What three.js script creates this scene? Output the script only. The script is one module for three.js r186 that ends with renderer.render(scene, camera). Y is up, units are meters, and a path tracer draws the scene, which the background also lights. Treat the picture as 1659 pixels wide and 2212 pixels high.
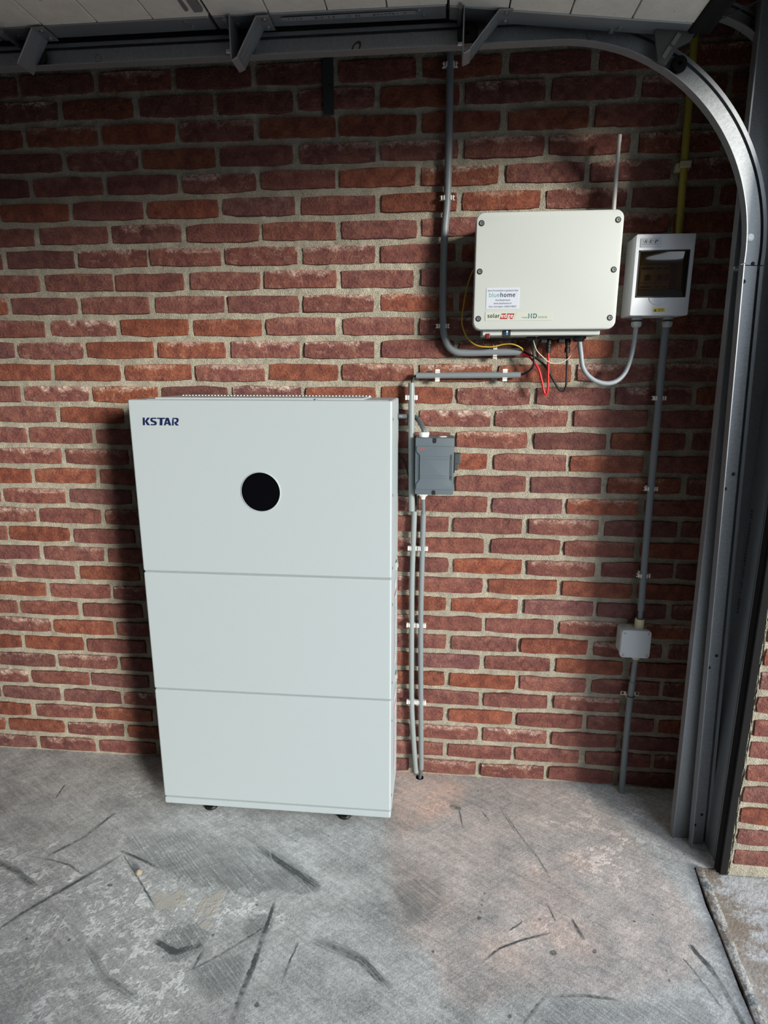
import * as THREE from 'three';
import { RoundedBoxGeometry } from 'three/addons/geometries/RoundedBoxGeometry.js';
import { mergeGeometries, toCreasedNormals } from 'three/addons/utils/BufferGeometryUtils.js';
import { FontLoader } from 'three/addons/loaders/FontLoader.js';
import { TextGeometry } from 'three/addons/geometries/TextGeometry.js';

// ---------------------------------------------------------------- camera, sky, exposure
const scene = new THREE.Scene();
const camera = new THREE.PerspectiveCamera(81.2172, 1659 / 2212, 0.02, 200);
camera.position.set(1.17364, 1.298, 1.75011);
camera.rotation.set(-0.225446, 0.0947976, 0.000755, 'YXZ');
const renderer = new THREE.WebGLRenderer({ antialias: true });
renderer.toneMapping = THREE.LinearToneMapping;
renderer.toneMappingExposure = 1.36;
renderer.shadowMap.enabled = true;
renderer.shadowMap.type = THREE.PCFSoftShadowMap;
const SUN = new THREE.Vector3().setFromSphericalCoords(1, THREE.MathUtils.degToRad(90 - 9.6), THREE.MathUtils.degToRad(90 - 45)); // low, from the door opening
{ // hazy sky, brighter low down and round the sun, which thin cloud veils
  const w = 256, h = 128, d = new Float32Array(w * h * 4), v = new THREE.Vector3();
  for (let y = 0; y < h; y++) for (let x = 0; x < w; x++) {
    const up = ((y + 0.5) / h - 0.5) * Math.PI, az = ((x + 0.5) / w - 0.5) * 2 * Math.PI; v.set(Math.cos(az) * Math.cos(up), Math.sin(up), Math.sin(az) * Math.cos(up));
    const l = 1.15 - 0.65 * Math.max(0, v.y), g = 1.5 * Math.exp(-v.angleTo(SUN) / 0.33);
    d.set([0.86 * l + g, 0.98 * l + 0.97 * g, 1.14 * l + 0.92 * g, 1], (y * w + x) * 4);
  }
  const t = new THREE.DataTexture(d, w, h, THREE.RGBAFormat, THREE.FloatType);
  t.mapping = THREE.EquirectangularReflectionMapping; t.magFilter = THREE.LinearFilter; t.needsUpdate = true;
  scene.background = t; scene.backgroundIntensity = 1.5;
  const sun = new THREE.DirectionalLight(0xfff8ec, 3.8); sun.name = 'sun'; sun.position.copy(SUN).multiplyScalar(12).add(new THREE.Vector3(1.2, 1, 0.5)); sun.target.position.set(1.2, 1, 0.5);
  sun.castShadow = true; sun.shadow.radius = 22; sun.shadow.mapSize.set(2048, 2048); const sc = sun.shadow.camera; sc.left = sc.bottom = -4; sc.right = sc.top = 4; sc.near = 0.5; sc.far = 30; scene.add(sun, sun.target);
}

// ---------------------------------------------------------------- helpers
const rngOf = (a) => () => { a |= 0; a = (a + 0x6d2b79f5) | 0; let t = Math.imul(a ^ (a >>> 15), 1 | a); t = (t + Math.imul(t ^ (t >>> 7), 61 | t)) ^ t; return ((t ^ (t >>> 14)) >>> 0) / 4294967296; };
const R0 = rngOf(7);
const clamp = (x, a = 0, b = 1) => Math.min(b, Math.max(a, x));
const sstep = (a, b, x) => { const t = clamp((x - a) / (b - a)); return t * t * (3 - 2 * t); };
const V3 = (x, y, z) => new THREE.Vector3(x, y, z);
function lattice(P, seed) { // periodic value noise, 0..1
  const r = rngOf(seed), t = new Float32Array(P * P); for (let i = 0; i < P * P; i++) t[i] = r();
  return (x, y) => {
    let xi = Math.floor(x), yi = Math.floor(y); let fx = x - xi, fy = y - yi;
    fx = fx * fx * (3 - 2 * fx); fy = fy * fy * (3 - 2 * fy);
    xi = ((xi % P) + P) % P; yi = ((yi % P) + P) % P;
    const x1 = (xi + 1) % P, y1 = (yi + 1) % P, a = t[yi * P + xi], b = t[yi * P + x1], c = t[y1 * P + xi], d = t[y1 * P + x1];
    return a + (b - a) * fx + (c - a + (a - b - c + d) * fx) * fy;
  };
}
const N64 = lattice(64, 11), N128 = lattice(128, 12), N256 = lattice(256, 13), N512 = lattice(512, 14);
const usedNames = {};
function numbered(n) { const k = usedNames[n] = (usedNames[n] ?? -1) + 1; return k ? n + '_' + String(k).padStart(3, '0') : n; }
const ni = (q) => (q.index ? q.toNonIndexed() : q);
function shade(m) { m.castShadow = m.receiveShadow = true; return m; }
function obj(name, geos, mat, parent = scene) {
  let g = Array.isArray(geos) ? (geos.length > 1 ? mergeGeometries(geos.map((q) => { const k = ni(q); for (const a of Object.keys(k.attributes)) if (!['position', 'normal', 'uv'].includes(a)) k.deleteAttribute(a); return k; })) : geos[0]) : geos;
  const m = shade(new THREE.Mesh(g, mat)); m.name = parent === scene ? numbered(name) : name; parent.add(m); return m;
}
function tag(o, label, category, group) { o.userData.label = label; o.userData.category = category; if (group) o.userData.group = group; return o; }
function thing(name, label, category, pos = [0, 0, 0], group) {
  const g = new THREE.Group(); g.name = numbered(name); g.position.set(...pos); scene.add(g); return tag(g, label, category, group);
}
function struct(o, label, category) { o.userData.kind = 'structure'; o.userData.label = label; o.userData.category = category; return o; }
// geometries
const at = (g, x = 0, y = 0, z = 0, rx = 0, ry = 0, rz = 0) => g.applyMatrix4(new THREE.Matrix4().compose(V3(x, y, z), new THREE.Quaternion().setFromEuler(new THREE.Euler(rx, ry, rz)), V3(1, 1, 1)));
const bx = (w, h, d, x, y, z, rx, ry, rz) => at(new THREE.BoxGeometry(w, h, d), x, y, z, rx, ry, rz);
const box2 = (x0, x1, y0, y1, z0, z1) => bx(x1 - x0, y1 - y0, z1 - z0, (x0 + x1) / 2, (y0 + y1) / 2, (z0 + z1) / 2);
const rb = (w, h, d, r, x, y, z, rx, ry, rz, s = 3) => at(new RoundedBoxGeometry(w, h, d, s, r), x, y, z, rx, ry, rz);
const rb2 = (x0, x1, y0, y1, z0, z1, r, s = 3) => rb(x1 - x0, y1 - y0, z1 - z0, r, (x0 + x1) / 2, (y0 + y1) / 2, (z0 + z1) / 2, 0, 0, 0, s);
const cyl = (r0, r1, h, x, y, z, rx = 0, rz = 0, n = 24) => at(new THREE.CylinderGeometry(r0, r1, h, n), x, y, z, rx, 0, rz); // r0 = upper
const lathe = (pts, x, y, z, rx = 0, rz = 0, n = 28) => at(toCreasedNormals(new THREE.LatheGeometry(pts.map((p) => new THREE.Vector2(p[0], p[1])), n), 0.6), x, y, z, rx, 0, rz);
function tube(pts, r, n = 40, m = 10, tension = 0.5) { return new THREE.TubeGeometry(new THREE.CatmullRomCurve3(pts.map((p) => V3(...p)), false, 'catmullrom', tension), n, r, m, false); }
function pipe(a, b, r, wall = 0.0015) { // straight plastic pipe with open, square ends
  const d = V3(...b).sub(V3(...a)), L = d.length();
  const g = lathe([[r - wall, 0], [r, 0], [r, L], [r - wall, L], [r - wall, 0]], 0, 0, 0, 0, 0, 24);
  return g.applyMatrix4(new THREE.Matrix4().compose(V3(...a), new THREE.Quaternion().setFromUnitVectors(V3(0, 1, 0), d.normalize()), V3(1, 1, 1)));
}
function rrShape(w, h, r, x = 0, y = 0) {
  const s = new THREE.Shape(), a = x - w / 2, b = x + w / 2, c = y - h / 2, d = y + h / 2;
  s.moveTo(a + r, c); s.lineTo(b - r, c); s.absarc(b - r, c + r, r, -Math.PI / 2, 0); s.lineTo(b, d - r); s.absarc(b - r, d - r, r, 0, Math.PI / 2);
  s.lineTo(a + r, d); s.absarc(a + r, d - r, r, Math.PI / 2, Math.PI); s.lineTo(a, c + r); s.absarc(a + r, c + r, r, Math.PI, 1.5 * Math.PI); return s;
}
const ext = (shape, depth, bevel = 0, x = 0, y = 0, z = 0, seg = 3) => toCreasedNormals(at(new THREE.ExtrudeGeometry(shape, { depth: depth - 2 * bevel, bevelEnabled: bevel > 0, bevelSize: bevel, bevelThickness: bevel, bevelOffset: -bevel, bevelSegments: seg, curveSegments: 12 }), x, y, z + bevel), 0.5);
function poly(pts) { const s = new THREE.Shape(); pts.forEach((p, i) => (i ? s.lineTo(p[0], p[1]) : s.moveTo(p[0], p[1]))); s.closePath(); return s; }
function sweepXY(path, prof) { // path [x, y, nx, ny]; prof closed loop of [n, z]
  const pos = [], uv = []; let len = 0;
  for (let i = 0; i < path.length - 1; i++) {
    const A = path[i], B = path[i + 1], l2 = len + Math.hypot(B[0] - A[0], B[1] - A[1]);
    for (let k = 0; k < prof.length; k++) {
      const p = prof[k], q = prof[(k + 1) % prof.length];
      const P = (S, c) => [S[0] + S[2] * c[0], S[1] + S[3] * c[0], c[1]];
      const a = P(A, p), b = P(A, q), c = P(B, q), d = P(B, p);
      pos.push(...a, ...b, ...c, ...a, ...c, ...d);
      const s = k * 0.02; uv.push(s, len, s + 0.02, len, s + 0.02, l2, s, len, s + 0.02, l2, s, l2);
    }
    len = l2;
  }
  const g = new THREE.BufferGeometry();
  g.setAttribute('position', new THREE.Float32BufferAttribute(pos, 3)); g.setAttribute('uv', new THREE.Float32BufferAttribute(uv, 2));
  g.computeVertexNormals(); return toCreasedNormals(g, 0.4);
}
function planarUV(g, ax = 0, ay = 1, s = 1) { // uv in metres from two of the coordinates
  const p = g.attributes.position, u = new Float32Array(p.count * 2);
  for (let i = 0; i < p.count; i++) { u[i * 2] = p.getComponent(i, ax) * s; u[i * 2 + 1] = p.getComponent(i, ay) * s; }
  g.setAttribute('uv', new THREE.BufferAttribute(u, 2)); return g;
}
// textures
function dataTex(w, h, fn, srgb = true, wrap = THREE.RepeatWrapping) {
  const d = new Uint8Array(w * h * 4);
  for (let y = 0; y < h; y++) for (let x = 0; x < w; x++) { const c = fn(x, y), i = (y * w + x) * 4; d[i] = c[0]; d[i + 1] = c[1]; d[i + 2] = c[2]; d[i + 3] = 255; }
  const t = new THREE.DataTexture(d, w, h); t.magFilter = THREE.LinearFilter; t.minFilter = THREE.LinearMipmapLinearFilter; t.generateMipmaps = true;
  t.wrapS = t.wrapT = wrap; if (srgb) t.colorSpace = THREE.SRGBColorSpace; t.needsUpdate = true; return t;
}
const b8 = (x) => clamp(Math.round(x), 0, 255);
function canvasTex(w, h, draw) {
  const c = document.createElement('canvas'); c.width = w; c.height = h; draw(c.getContext('2d'), w, h);
  const t = new THREE.CanvasTexture(c); t.colorSpace = THREE.SRGBColorSpace; t.anisotropy = 8; return t;
}
const mat = (color, roughness = 0.6, metalness = 0, more = {}) => new THREE.MeshStandardMaterial({ color, roughness, metalness, ...more });
const pmat = (color, roughness, metalness, more) => new THREE.MeshPhysicalMaterial({ color, roughness, metalness, ...more });

// ---------------------------------------------------------------- materials
const zincMap = dataTex(256, 256, (x, y) => { const n = 0.55 * N64(x / 4, y / 4) + 0.3 * N128(x / 2, y / 2) + 0.15 * N256(x, y), v = 205 + 40 * (n - 0.5); return [b8(v), b8(v + 1), b8(v + 3)]; });
zincMap.repeat.set(8, 8);
const zincRough = dataTex(256, 256, (x, y) => { const v = 108 + 30 * (0.6 * N64(x / 4, y / 4) + 0.4 * N256(x, y) - 0.5); return [b8(v), b8(v), b8(v)]; }, false); zincRough.repeat.set(8, 8);
const M = {
  zinc: mat(0xc0c6ca, 1, 0.65, { map: zincMap, roughnessMap: zincRough }),
  steel: mat(0x7c8284, 0.5, 0.8), bolt: mat(0xb9bcbd, 0.35, 0.9), darkSteel: mat(0x3a3e40, 0.55, 0.6), plate: mat(0x42484a, 0.6, 0.5),
  rubber: mat(0x030304, 1), black: mat(0x0b0c0e, 0.55), blackCable: mat(0x101114, 0.5), darkGrey: mat(0x2e3133, 0.55),
  cabinet: mat(0xa8b4b9, 0.42), cabinetDark: mat(0x8e9696, 0.6), inverter: mat(0xb5bcba, 0.48), inverterSide: mat(0xadb1ac, 0.5),
  pvc: mat(0x767f83, 0.42), pvcLight: mat(0x858e8f, 0.42), pvcDark: mat(0x757d83, 0.45), pvcYellow: mat(0x9b8f3c, 0.5), cableGrey: mat(0x8a949b, 0.45), cableDark: mat(0x51595f, 0.45),
  clip: mat(0xe2e2de, 0.5), white: mat(0xe6e7e4, 0.45), cream: mat(0xd8d2b2, 0.5), creamDark: mat(0xb9b293, 0.6), red: mat(0xc4131c, 0.45), earth: mat(0xb79a2c, 0.5), offwhite: mat(0xcfc3ad, 0.5),
  box: mat(0x56626a, 0.5), boxDark: mat(0x434d54, 0.5), boxKnob: mat(0x3e464a, 0.5), sepBody: mat(0xd0d6de, 0.4), sepSide: mat(0xc9cdd0, 0.45), gland: mat(0xa3a9a8, 0.5), jbox: mat(0xc4ccd0, 0.5), jboxBase: mat(0xb4b6b2, 0.6),
  navy: mat(0x0c1d4a, 0.5), plasterRed: mat(0x553830, 0.9), ceiling: mat(0x55534e, 0.95), panel: mat(0xd9d8d0, 0.55),
  glassBlack: pmat(0x05070b, 0.12, 0, { clearcoat: 1, clearcoatRoughness: 0.05 }),
  smoke: pmat(0x8a7c5c, 0.05, 0, { transmission: 1, thickness: 0, ior: 1.5 }),
};

// ---------------------------------------------------------------- brickwork
const W = 0.22, H = 0.0636359, BW = 0.2085, BH = 0.0522;
const CELLS = 64, CW = 512, CH = 128;
const brickTones = [];
let brickMap, brickBump;
{
  const rng = rngOf(41), S = 2048;
  const cc = document.createElement('canvas'); cc.width = cc.height = S; const g = cc.getContext('2d');
  g.fillStyle = '#000'; g.fillRect(0, 0, S, S); g.lineCap = 'round';
  const eff = [];
  for (let i = 0; i < CELLS; i++) {
    const ox = (i % 4) * CW, oy = Math.floor(i / 4) * CH, wrinkly = rng();
    g.save(); g.beginPath(); g.rect(ox, oy, CW, CH); g.clip();
    const n = wrinkly < 0.35 ? 3 : wrinkly < 0.75 ? 12 : 26;
    for (let k = 0; k < n; k++) { // folds in the clay, mostly slanting
      let x = ox + rng() * CW, y = oy + rng() * CH; const a0 = (rng() < 0.5 ? 1 : -1) * (0.5 + 0.7 * rng()), L = 18 + 55 * rng() * rng();
      g.strokeStyle = `rgba(255,255,255,${0.25 + 0.5 * rng()})`; g.lineWidth = 2 + 4 * rng(); g.beginPath(); g.moveTo(x, y);
      let a = a0; for (let s = 0; s < 5; s++) { a += (rng() - 0.5) * 0.7; x += Math.cos(a) * L / 5; y += Math.sin(a) * L / 5; g.lineTo(x, y); } g.stroke();
    }
    g.restore();
    const t = rng(), base = t < 0.5 ? [112, 69, 62] : t < 0.66 ? [121, 69, 53] : t < 0.9 ? [106, 68, 65] : [101, 63, 58];
    const k = 0.95 + 0.1 * rng(); brickTones.push(base.map((c) => c * k)); eff.push(rng() < 0.34 ? 0.35 + 0.5 * rng() : rng() < 0.3 ? 0.12 : 0);
  }
  const fold = g.getImageData(0, 0, S, S).data;
  const col = new Uint8Array(S * S * 4), bum = new Uint8Array(S * S * 4);
  for (let i = 0; i < CELLS; i++) {
    const ox = (i % 4) * CW, oy = Math.floor(i / 4) * CH, T = brickTones[i], e = eff[i], e2 = rng() * 500, cx = rng();
    for (let y = 0; y < CH; y++) for (let x = 0; x < CW; x++) {
      const X = ox + x, Y = oy + y, p = Y * S + X, u = x / CW, v = 1 - y / CH; // v: up on the brick
      const coarse = N128(X / 42 + e2, Y / 42), mid = N256(X / 13, Y / 11), fine = N512(X / 3.2, Y / 3.2), grit = N512(X * 0.77 + 90, Y * 0.77);
      const wrx = N256(X / 22 + 3 * mid, Y / 30 + coarse * 4), ridge = 1 - Math.abs(2 * wrx - 1);
      const f = fold[p * 4] / 255;
      let h = 0.5 + 0.3 * (coarse - 0.5) + 0.22 * (mid - 0.5) + 0.16 * (fine - 0.5) + 0.1 * (grit - 0.5) - 0.1 * ridge * ridge - 0.34 * f;
      let m = 1 + 0.26 * (coarse - 0.5) + 0.2 * (mid - 0.5) + 0.22 * (fine - 0.5) + 0.14 * (grit - 0.5) - 0.16 * f;
      let c = [T[0] * m, T[1] * m * (1 + 0.1 * (coarse - 0.5)), T[2] * m];
      if (e > 0) { // lime bloom, mostly along the upper edge
        const edge = v - 0.62 + 0.5 * (N128(X / 60 + e2, Y / 40) - 0.5) + 0.18 * (fine - 0.5) + 0.12 * (Math.abs(u - cx) < 0.5 ? 0.1 : -0.3);
        const a = clamp(sstep(0.04, 0.3, edge) * e * (0.35 + 1.1 * mid) + 0.6 * e * sstep(0.72, 0.86, N128(X / 30, Y / 22 + e2)) * fine);
        c = [c[0] + (196 - c[0]) * a, c[1] + (180 - c[1]) * a, c[2] + (168 - c[2]) * a]; h += 0.05 * a;
      }
      if (grit > 0.965 && fine > 0.55) { c = [205, 190, 170]; h += 0.08; }
      if (grit < 0.02 && mid < 0.5) { c = c.map((q) => q * 0.45); h -= 0.2; }
      col[p * 4] = b8(c[0]); col[p * 4 + 1] = b8(c[1]); col[p * 4 + 2] = b8(c[2]); col[p * 4 + 3] = 255;
      bum[p * 4] = bum[p * 4 + 1] = bum[p * 4 + 2] = b8(255 * h); bum[p * 4 + 3] = 255;
    }
  }
  const tx = (d, srgb) => { const t = new THREE.DataTexture(d, S, S); t.magFilter = THREE.LinearFilter; t.wrapS = t.wrapT = THREE.RepeatWrapping; if (srgb) t.colorSpace = THREE.SRGBColorSpace; t.needsUpdate = true; return t; };
  brickMap = tx(col, true); brickBump = tx(bum, false);
}
const brickMats = [0xffffff, 0xf8f2f0, 0xfff6ee, 0xf2ecee].map((c) => mat(c, 0.92, 0, { map: brickMap, bumpMap: brickBump, bumpScale: 0.0058 }));
const brickGeos = [];
{
  const rng = rngOf(77), nx = 6, ny = 3;
  for (let i = 0; i < CELLS; i++) {
    const ox = (i % 4) / 4, oy = Math.floor(i / 4) / 16, P = [], q = (s) => (rng() - 0.5) * s, tilt = q(0.0016), sag = q(0.0024);
    const uvOf = (x, y) => [ox + (0.02 + 0.96 * clamp(x / BW + 0.5)) / 4, oy + (0.03 + 0.94 * clamp(0.5 - y / BH)) / 16];
    for (let r = 0; r < ny; r++) for (let c = 0; c < nx; c++) {
      const ex = c === 0 || c === nx - 1, ey = r === 0 || r === ny - 1;
      let x = (c / (nx - 1) - 0.5) * (BW - 0.006), y = (r / (ny - 1) - 0.5) * (BH - 0.006);
      if (ex && ey) { x *= 0.985; y *= 0.9; }
      x += q(0.003); y += q(ey ? 0.0032 : 0.002) + sag * (1 - Math.pow(2 * c / (nx - 1) - 1, 2));
      P.push([x, y, (ex || ey ? -0.0012 : 0.0005) + q(0.0018) + tilt * x * 8]);
    }
    const id = (c, r) => r * nx + c, tri = [];
    for (let r = 0; r < ny - 1; r++) for (let c = 0; c < nx - 1; c++) { const a = id(c, r), b = id(c + 1, r), d = id(c, r + 1), e = id(c + 1, r + 1); tri.push([a, b, e], [a, e, d]); }
    const ring = []; for (let c = 0; c < nx; c++) ring.push(id(c, 0)); for (let r = 1; r < ny; r++) ring.push(id(nx - 1, r)); for (let c = nx - 2; c >= 0; c--) ring.push(id(c, ny - 1)); for (let r = ny - 2; r > 0; r--) ring.push(id(0, r));
    const outer = ring.map((k) => { const p = P[k], l = Math.hypot(p[0] / BW, p[1] / BH) || 1; P.push([p[0] + Math.sign(p[0]) * 0.003 * (Math.abs(p[0]) > BW * 0.44 ? 1 : 0.1), p[1] + Math.sign(p[1]) * 0.0032 * (Math.abs(p[1]) > BH * 0.3 ? 1 : 0.1), -0.014]); return P.length - 1; });
    for (let k = 0; k < ring.length; k++) { const n = (k + 1) % ring.length; tri.push([ring[k], outer[k], outer[n]], [ring[k], outer[n], ring[n]]); }
    const f = (k) => (k >= nx * ny ? 0.72 : 1), pos = [], uv = []; for (const t of tri) for (const k of t) { pos.push(...P[k]); uv.push(...uvOf(P[k][0] > 0 ? P[k][0] - (f(k) < 1 ? 0.017 : 0) : P[k][0] + (f(k) < 1 ? 0.017 : 0), P[k][1] * f(k))); }
    const g = new THREE.BufferGeometry(); g.setAttribute('position', new THREE.Float32BufferAttribute(pos, 3)); g.setAttribute('uv', new THREE.Float32BufferAttribute(uv, 2));
    g.computeVertexNormals(); brickGeos.push(toCreasedNormals(g, 0.9));
  }
}
const mortarMap = dataTex(1024, 1024, (x, y) => {
  const g = N512(x / 2, y / 2), g2 = N512(x / 1.0 + 3, y), m = N256(x / 4, y / 4), c = N64(x / 64, y / 64), c2 = N64(x / 16 + 7, y / 16);
  let v = 168 + 46 * (g - 0.5) + 34 * (g2 - 0.5) + 16 * (m - 0.5) + 22 * (c - 0.5) + 12 * (c2 - 0.5); if (g2 > 0.97) v += 36; if (g2 < 0.05) v -= 46;
  return [b8(v * 1.0), b8(v * 0.97), b8(v * 0.875)];
});
const mortarBump = dataTex(1024, 1024, (x, y) => { const v = 255 * (0.45 * N512(x / 2, y / 2) + 0.2 * N512(x / 1.0 + 3, y) + 0.35 * N256(x / 4, y / 4)); return [b8(v), b8(v), b8(v)]; }, false);
mortarMap.repeat.set(1 / 0.45, 1 / 0.45); mortarBump.repeat.set(1 / 0.45, 1 / 0.45);
const mortarMat = mat(0xffffff, 0.97, 0, { map: mortarMap, bumpMap: mortarBump, bumpScale: 0.0042 });
function mortarSheet(w, h, step, z, u0 = 0) { // rough mortar face in its own x, y
  const nx = Math.ceil(w / step), ny = Math.ceil(h / step), g = new THREE.PlaneGeometry(w, h, nx, ny), p = g.attributes.position;
  for (let i = 0; i < p.count; i++) {
    const x = (p.getX(i) + u0 + 20) * 1000, y = (p.getY(i) + 20) * 1000;
    p.setZ(i, z + 0.004 * (N64(x / 38, y / 38) - 0.5) + 0.0034 * (N128(x / 13, y / 13) - 0.5) + 0.002 * (N256(x / 6, y / 6) - 0.5));
  }
  g.computeVertexNormals(); planarUV(g); return g;
}
camera.updateMatrixWorld(true); camera.updateProjectionMatrix();
function seen(x, y, z) { const v = V3(x, y, z).project(camera); return v.z < 1 && Math.abs(v.x) < 1.02 && Math.abs(v.y) < 1.02; }
const XL = -2.6, XR = 1.957, ZF = 3.1, YC = 2.44;
{
  const wall = new THREE.Group(); wall.name = 'wall_back'; scene.add(wall); struct(wall, 'red brick side wall with wide grey mortar joints', 'wall');
  const mw = 2.75, cx = XR - mw / 2 + 0.01;
  obj('mortar', at(mortarSheet(mw, YC, 0.0065, -0.007, cx), cx, YC / 2, 0), mortarMat, wall);
  obj('mortar', at(mortarSheet(cx - mw / 2 - XL, YC, 0.02, -0.007, 5), (XL + cx - mw / 2) / 2, YC / 2, 0), mortarMat, wall);
  obj('wall_core', box2(XL - 0.2, 2.177, -0.05, YC + 0.1, -0.22, -0.012), mat(0x807a6e, 0.95), wall);
  const rng = rngOf(5), list = [];
  for (let r = 0; r < 38; r++) for (let k = -13; k < 10; k++) {
    const off = (r % 2 ? 0.5 : 0), x0 = (k + off) * W, jx = (rng() - 0.5) * 0.005, jy = (rng() - 0.5) * 0.003;
    let a = x0 + (W - BW) / 2 + jx, b = a + BW + (rng() - 0.5) * 0.005; a = Math.max(a, XL); b = Math.min(b, XR - 0.002); if (b - a < 0.03) continue;
    const y = (r + 0.5) * H + jy, x = (a + b) / 2, hid = x > 0.42 && x < 1.0 && y > 0.06 && y < 1.2;
    list.push({ x, y, s: (b - a) / BW, cell: Math.floor(rng() * CELLS), m: Math.floor(rng() * rng() * 4), rz: (rng() - 0.5) * 0.012, z: (rng() - 0.5) * 0.003, vis: seen(x, y, 0) && !hid && y < 2.11, score: (x - 1.17) ** 2 + (y - 1.3) ** 2 });
  }
  list.sort((p, q) => q.vis - p.vis || p.score - q.score);
  const rest = [];
  list.forEach((b, i) => {
    if (i < 300 && b.vis) { const m = obj('brick', brickGeos[b.cell], brickMats[b.m], wall); m.position.set(b.x, b.y, b.z); m.rotation.z = b.rz; m.scale.x = b.s; }
    else rest.push(brickGeos[b.cell].clone().applyMatrix4(new THREE.Matrix4().compose(V3(b.x, b.y, b.z), new THREE.Quaternion().setFromEuler(new THREE.Euler(0, 0, b.rz)), V3(b.s, 1, 1))));
  });
  const s = obj('brick_courses', mergeGeometries(rest), brickMats[0], wall); s.userData.kind = 'stuff';
}
// front wall with the door opening: the brick pier next to the side wall, the lintel and the far pier
{
  const wall = new THREE.Group(); wall.name = 'wall_right'; scene.add(wall); struct(wall, 'brick front wall with pier beside the garage opening', 'wall');
  const x1 = 2.177, zp = 0.337;
  obj('wall_core', [box2(XR + 0.008, x1 - 0.004, -0.05, YC + 0.1, -0.2, zp - 0.01), box2(XR + 0.008, x1, 2.0, YC + 0.1, zp - 0.02, 2.76), box2(XR + 0.008, x1, -0.05, YC + 0.1, 2.75, ZF + 0.2)], mat(0x8f8678, 0.95), wall);
  obj('mortar', at(mortarSheet(x1 - XR - 0.004, 2.2, 0.0065, zp - 0.0046, 3), (XR + x1) / 2, 1.1, 0), mortarMat, wall);
  obj('mortar', at(mortarSheet(zp - 0.004, YC, 0.009, 0, 9).rotateY(-Math.PI / 2), XR + 0.0046, YC / 2, zp / 2), mortarMat, wall);
  const rng = rngOf(91);
  for (let r = 0; r < 34; r++) {
    const y = 0.058 + r * H;
    const m = obj('brick', brickGeos[Math.floor(rng() * CELLS)], brickMats[Math.floor(rng() * 3)], wall); m.position.set(XR + 0.006 + 0.5 * BW + (rng() - 0.5) * 0.003, y, zp + (rng() - 0.5) * 0.003); m.scale.x = 0.985;
    for (const [z, s] of r % 2 ? [[0.105, 1], [0.27, 0.5]] : [[0.05, 0.47], [0.2245, 1]]) {
      const n = obj('brick', brickGeos[Math.floor(rng() * CELLS)], brickMats[Math.floor(rng() * 4)], wall); n.position.set(XR, (r + 0.5) * H, z); n.rotation.y = -Math.PI / 2; n.scale.x = s;
    }
  }
}
struct(obj('wall_left', box2(XL - 0.2, XL, -0.05, YC + 0.1, -0.2, ZF + 0.2), M.plasterRed), 'red brown end wall of the garage', 'wall');
struct(obj('wall_front', box2(XL, XR + 0.2, -0.05, YC + 0.1, ZF, ZF + 0.2), M.plasterRed), 'red brown side wall opposite the battery cabinet', 'wall');
struct(obj('ceiling', box2(XL - 0.2, 2.177, YC, YC + 0.16, -0.2, ZF + 0.2), M.ceiling), 'grey concrete garage ceiling', 'ceiling');

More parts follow.
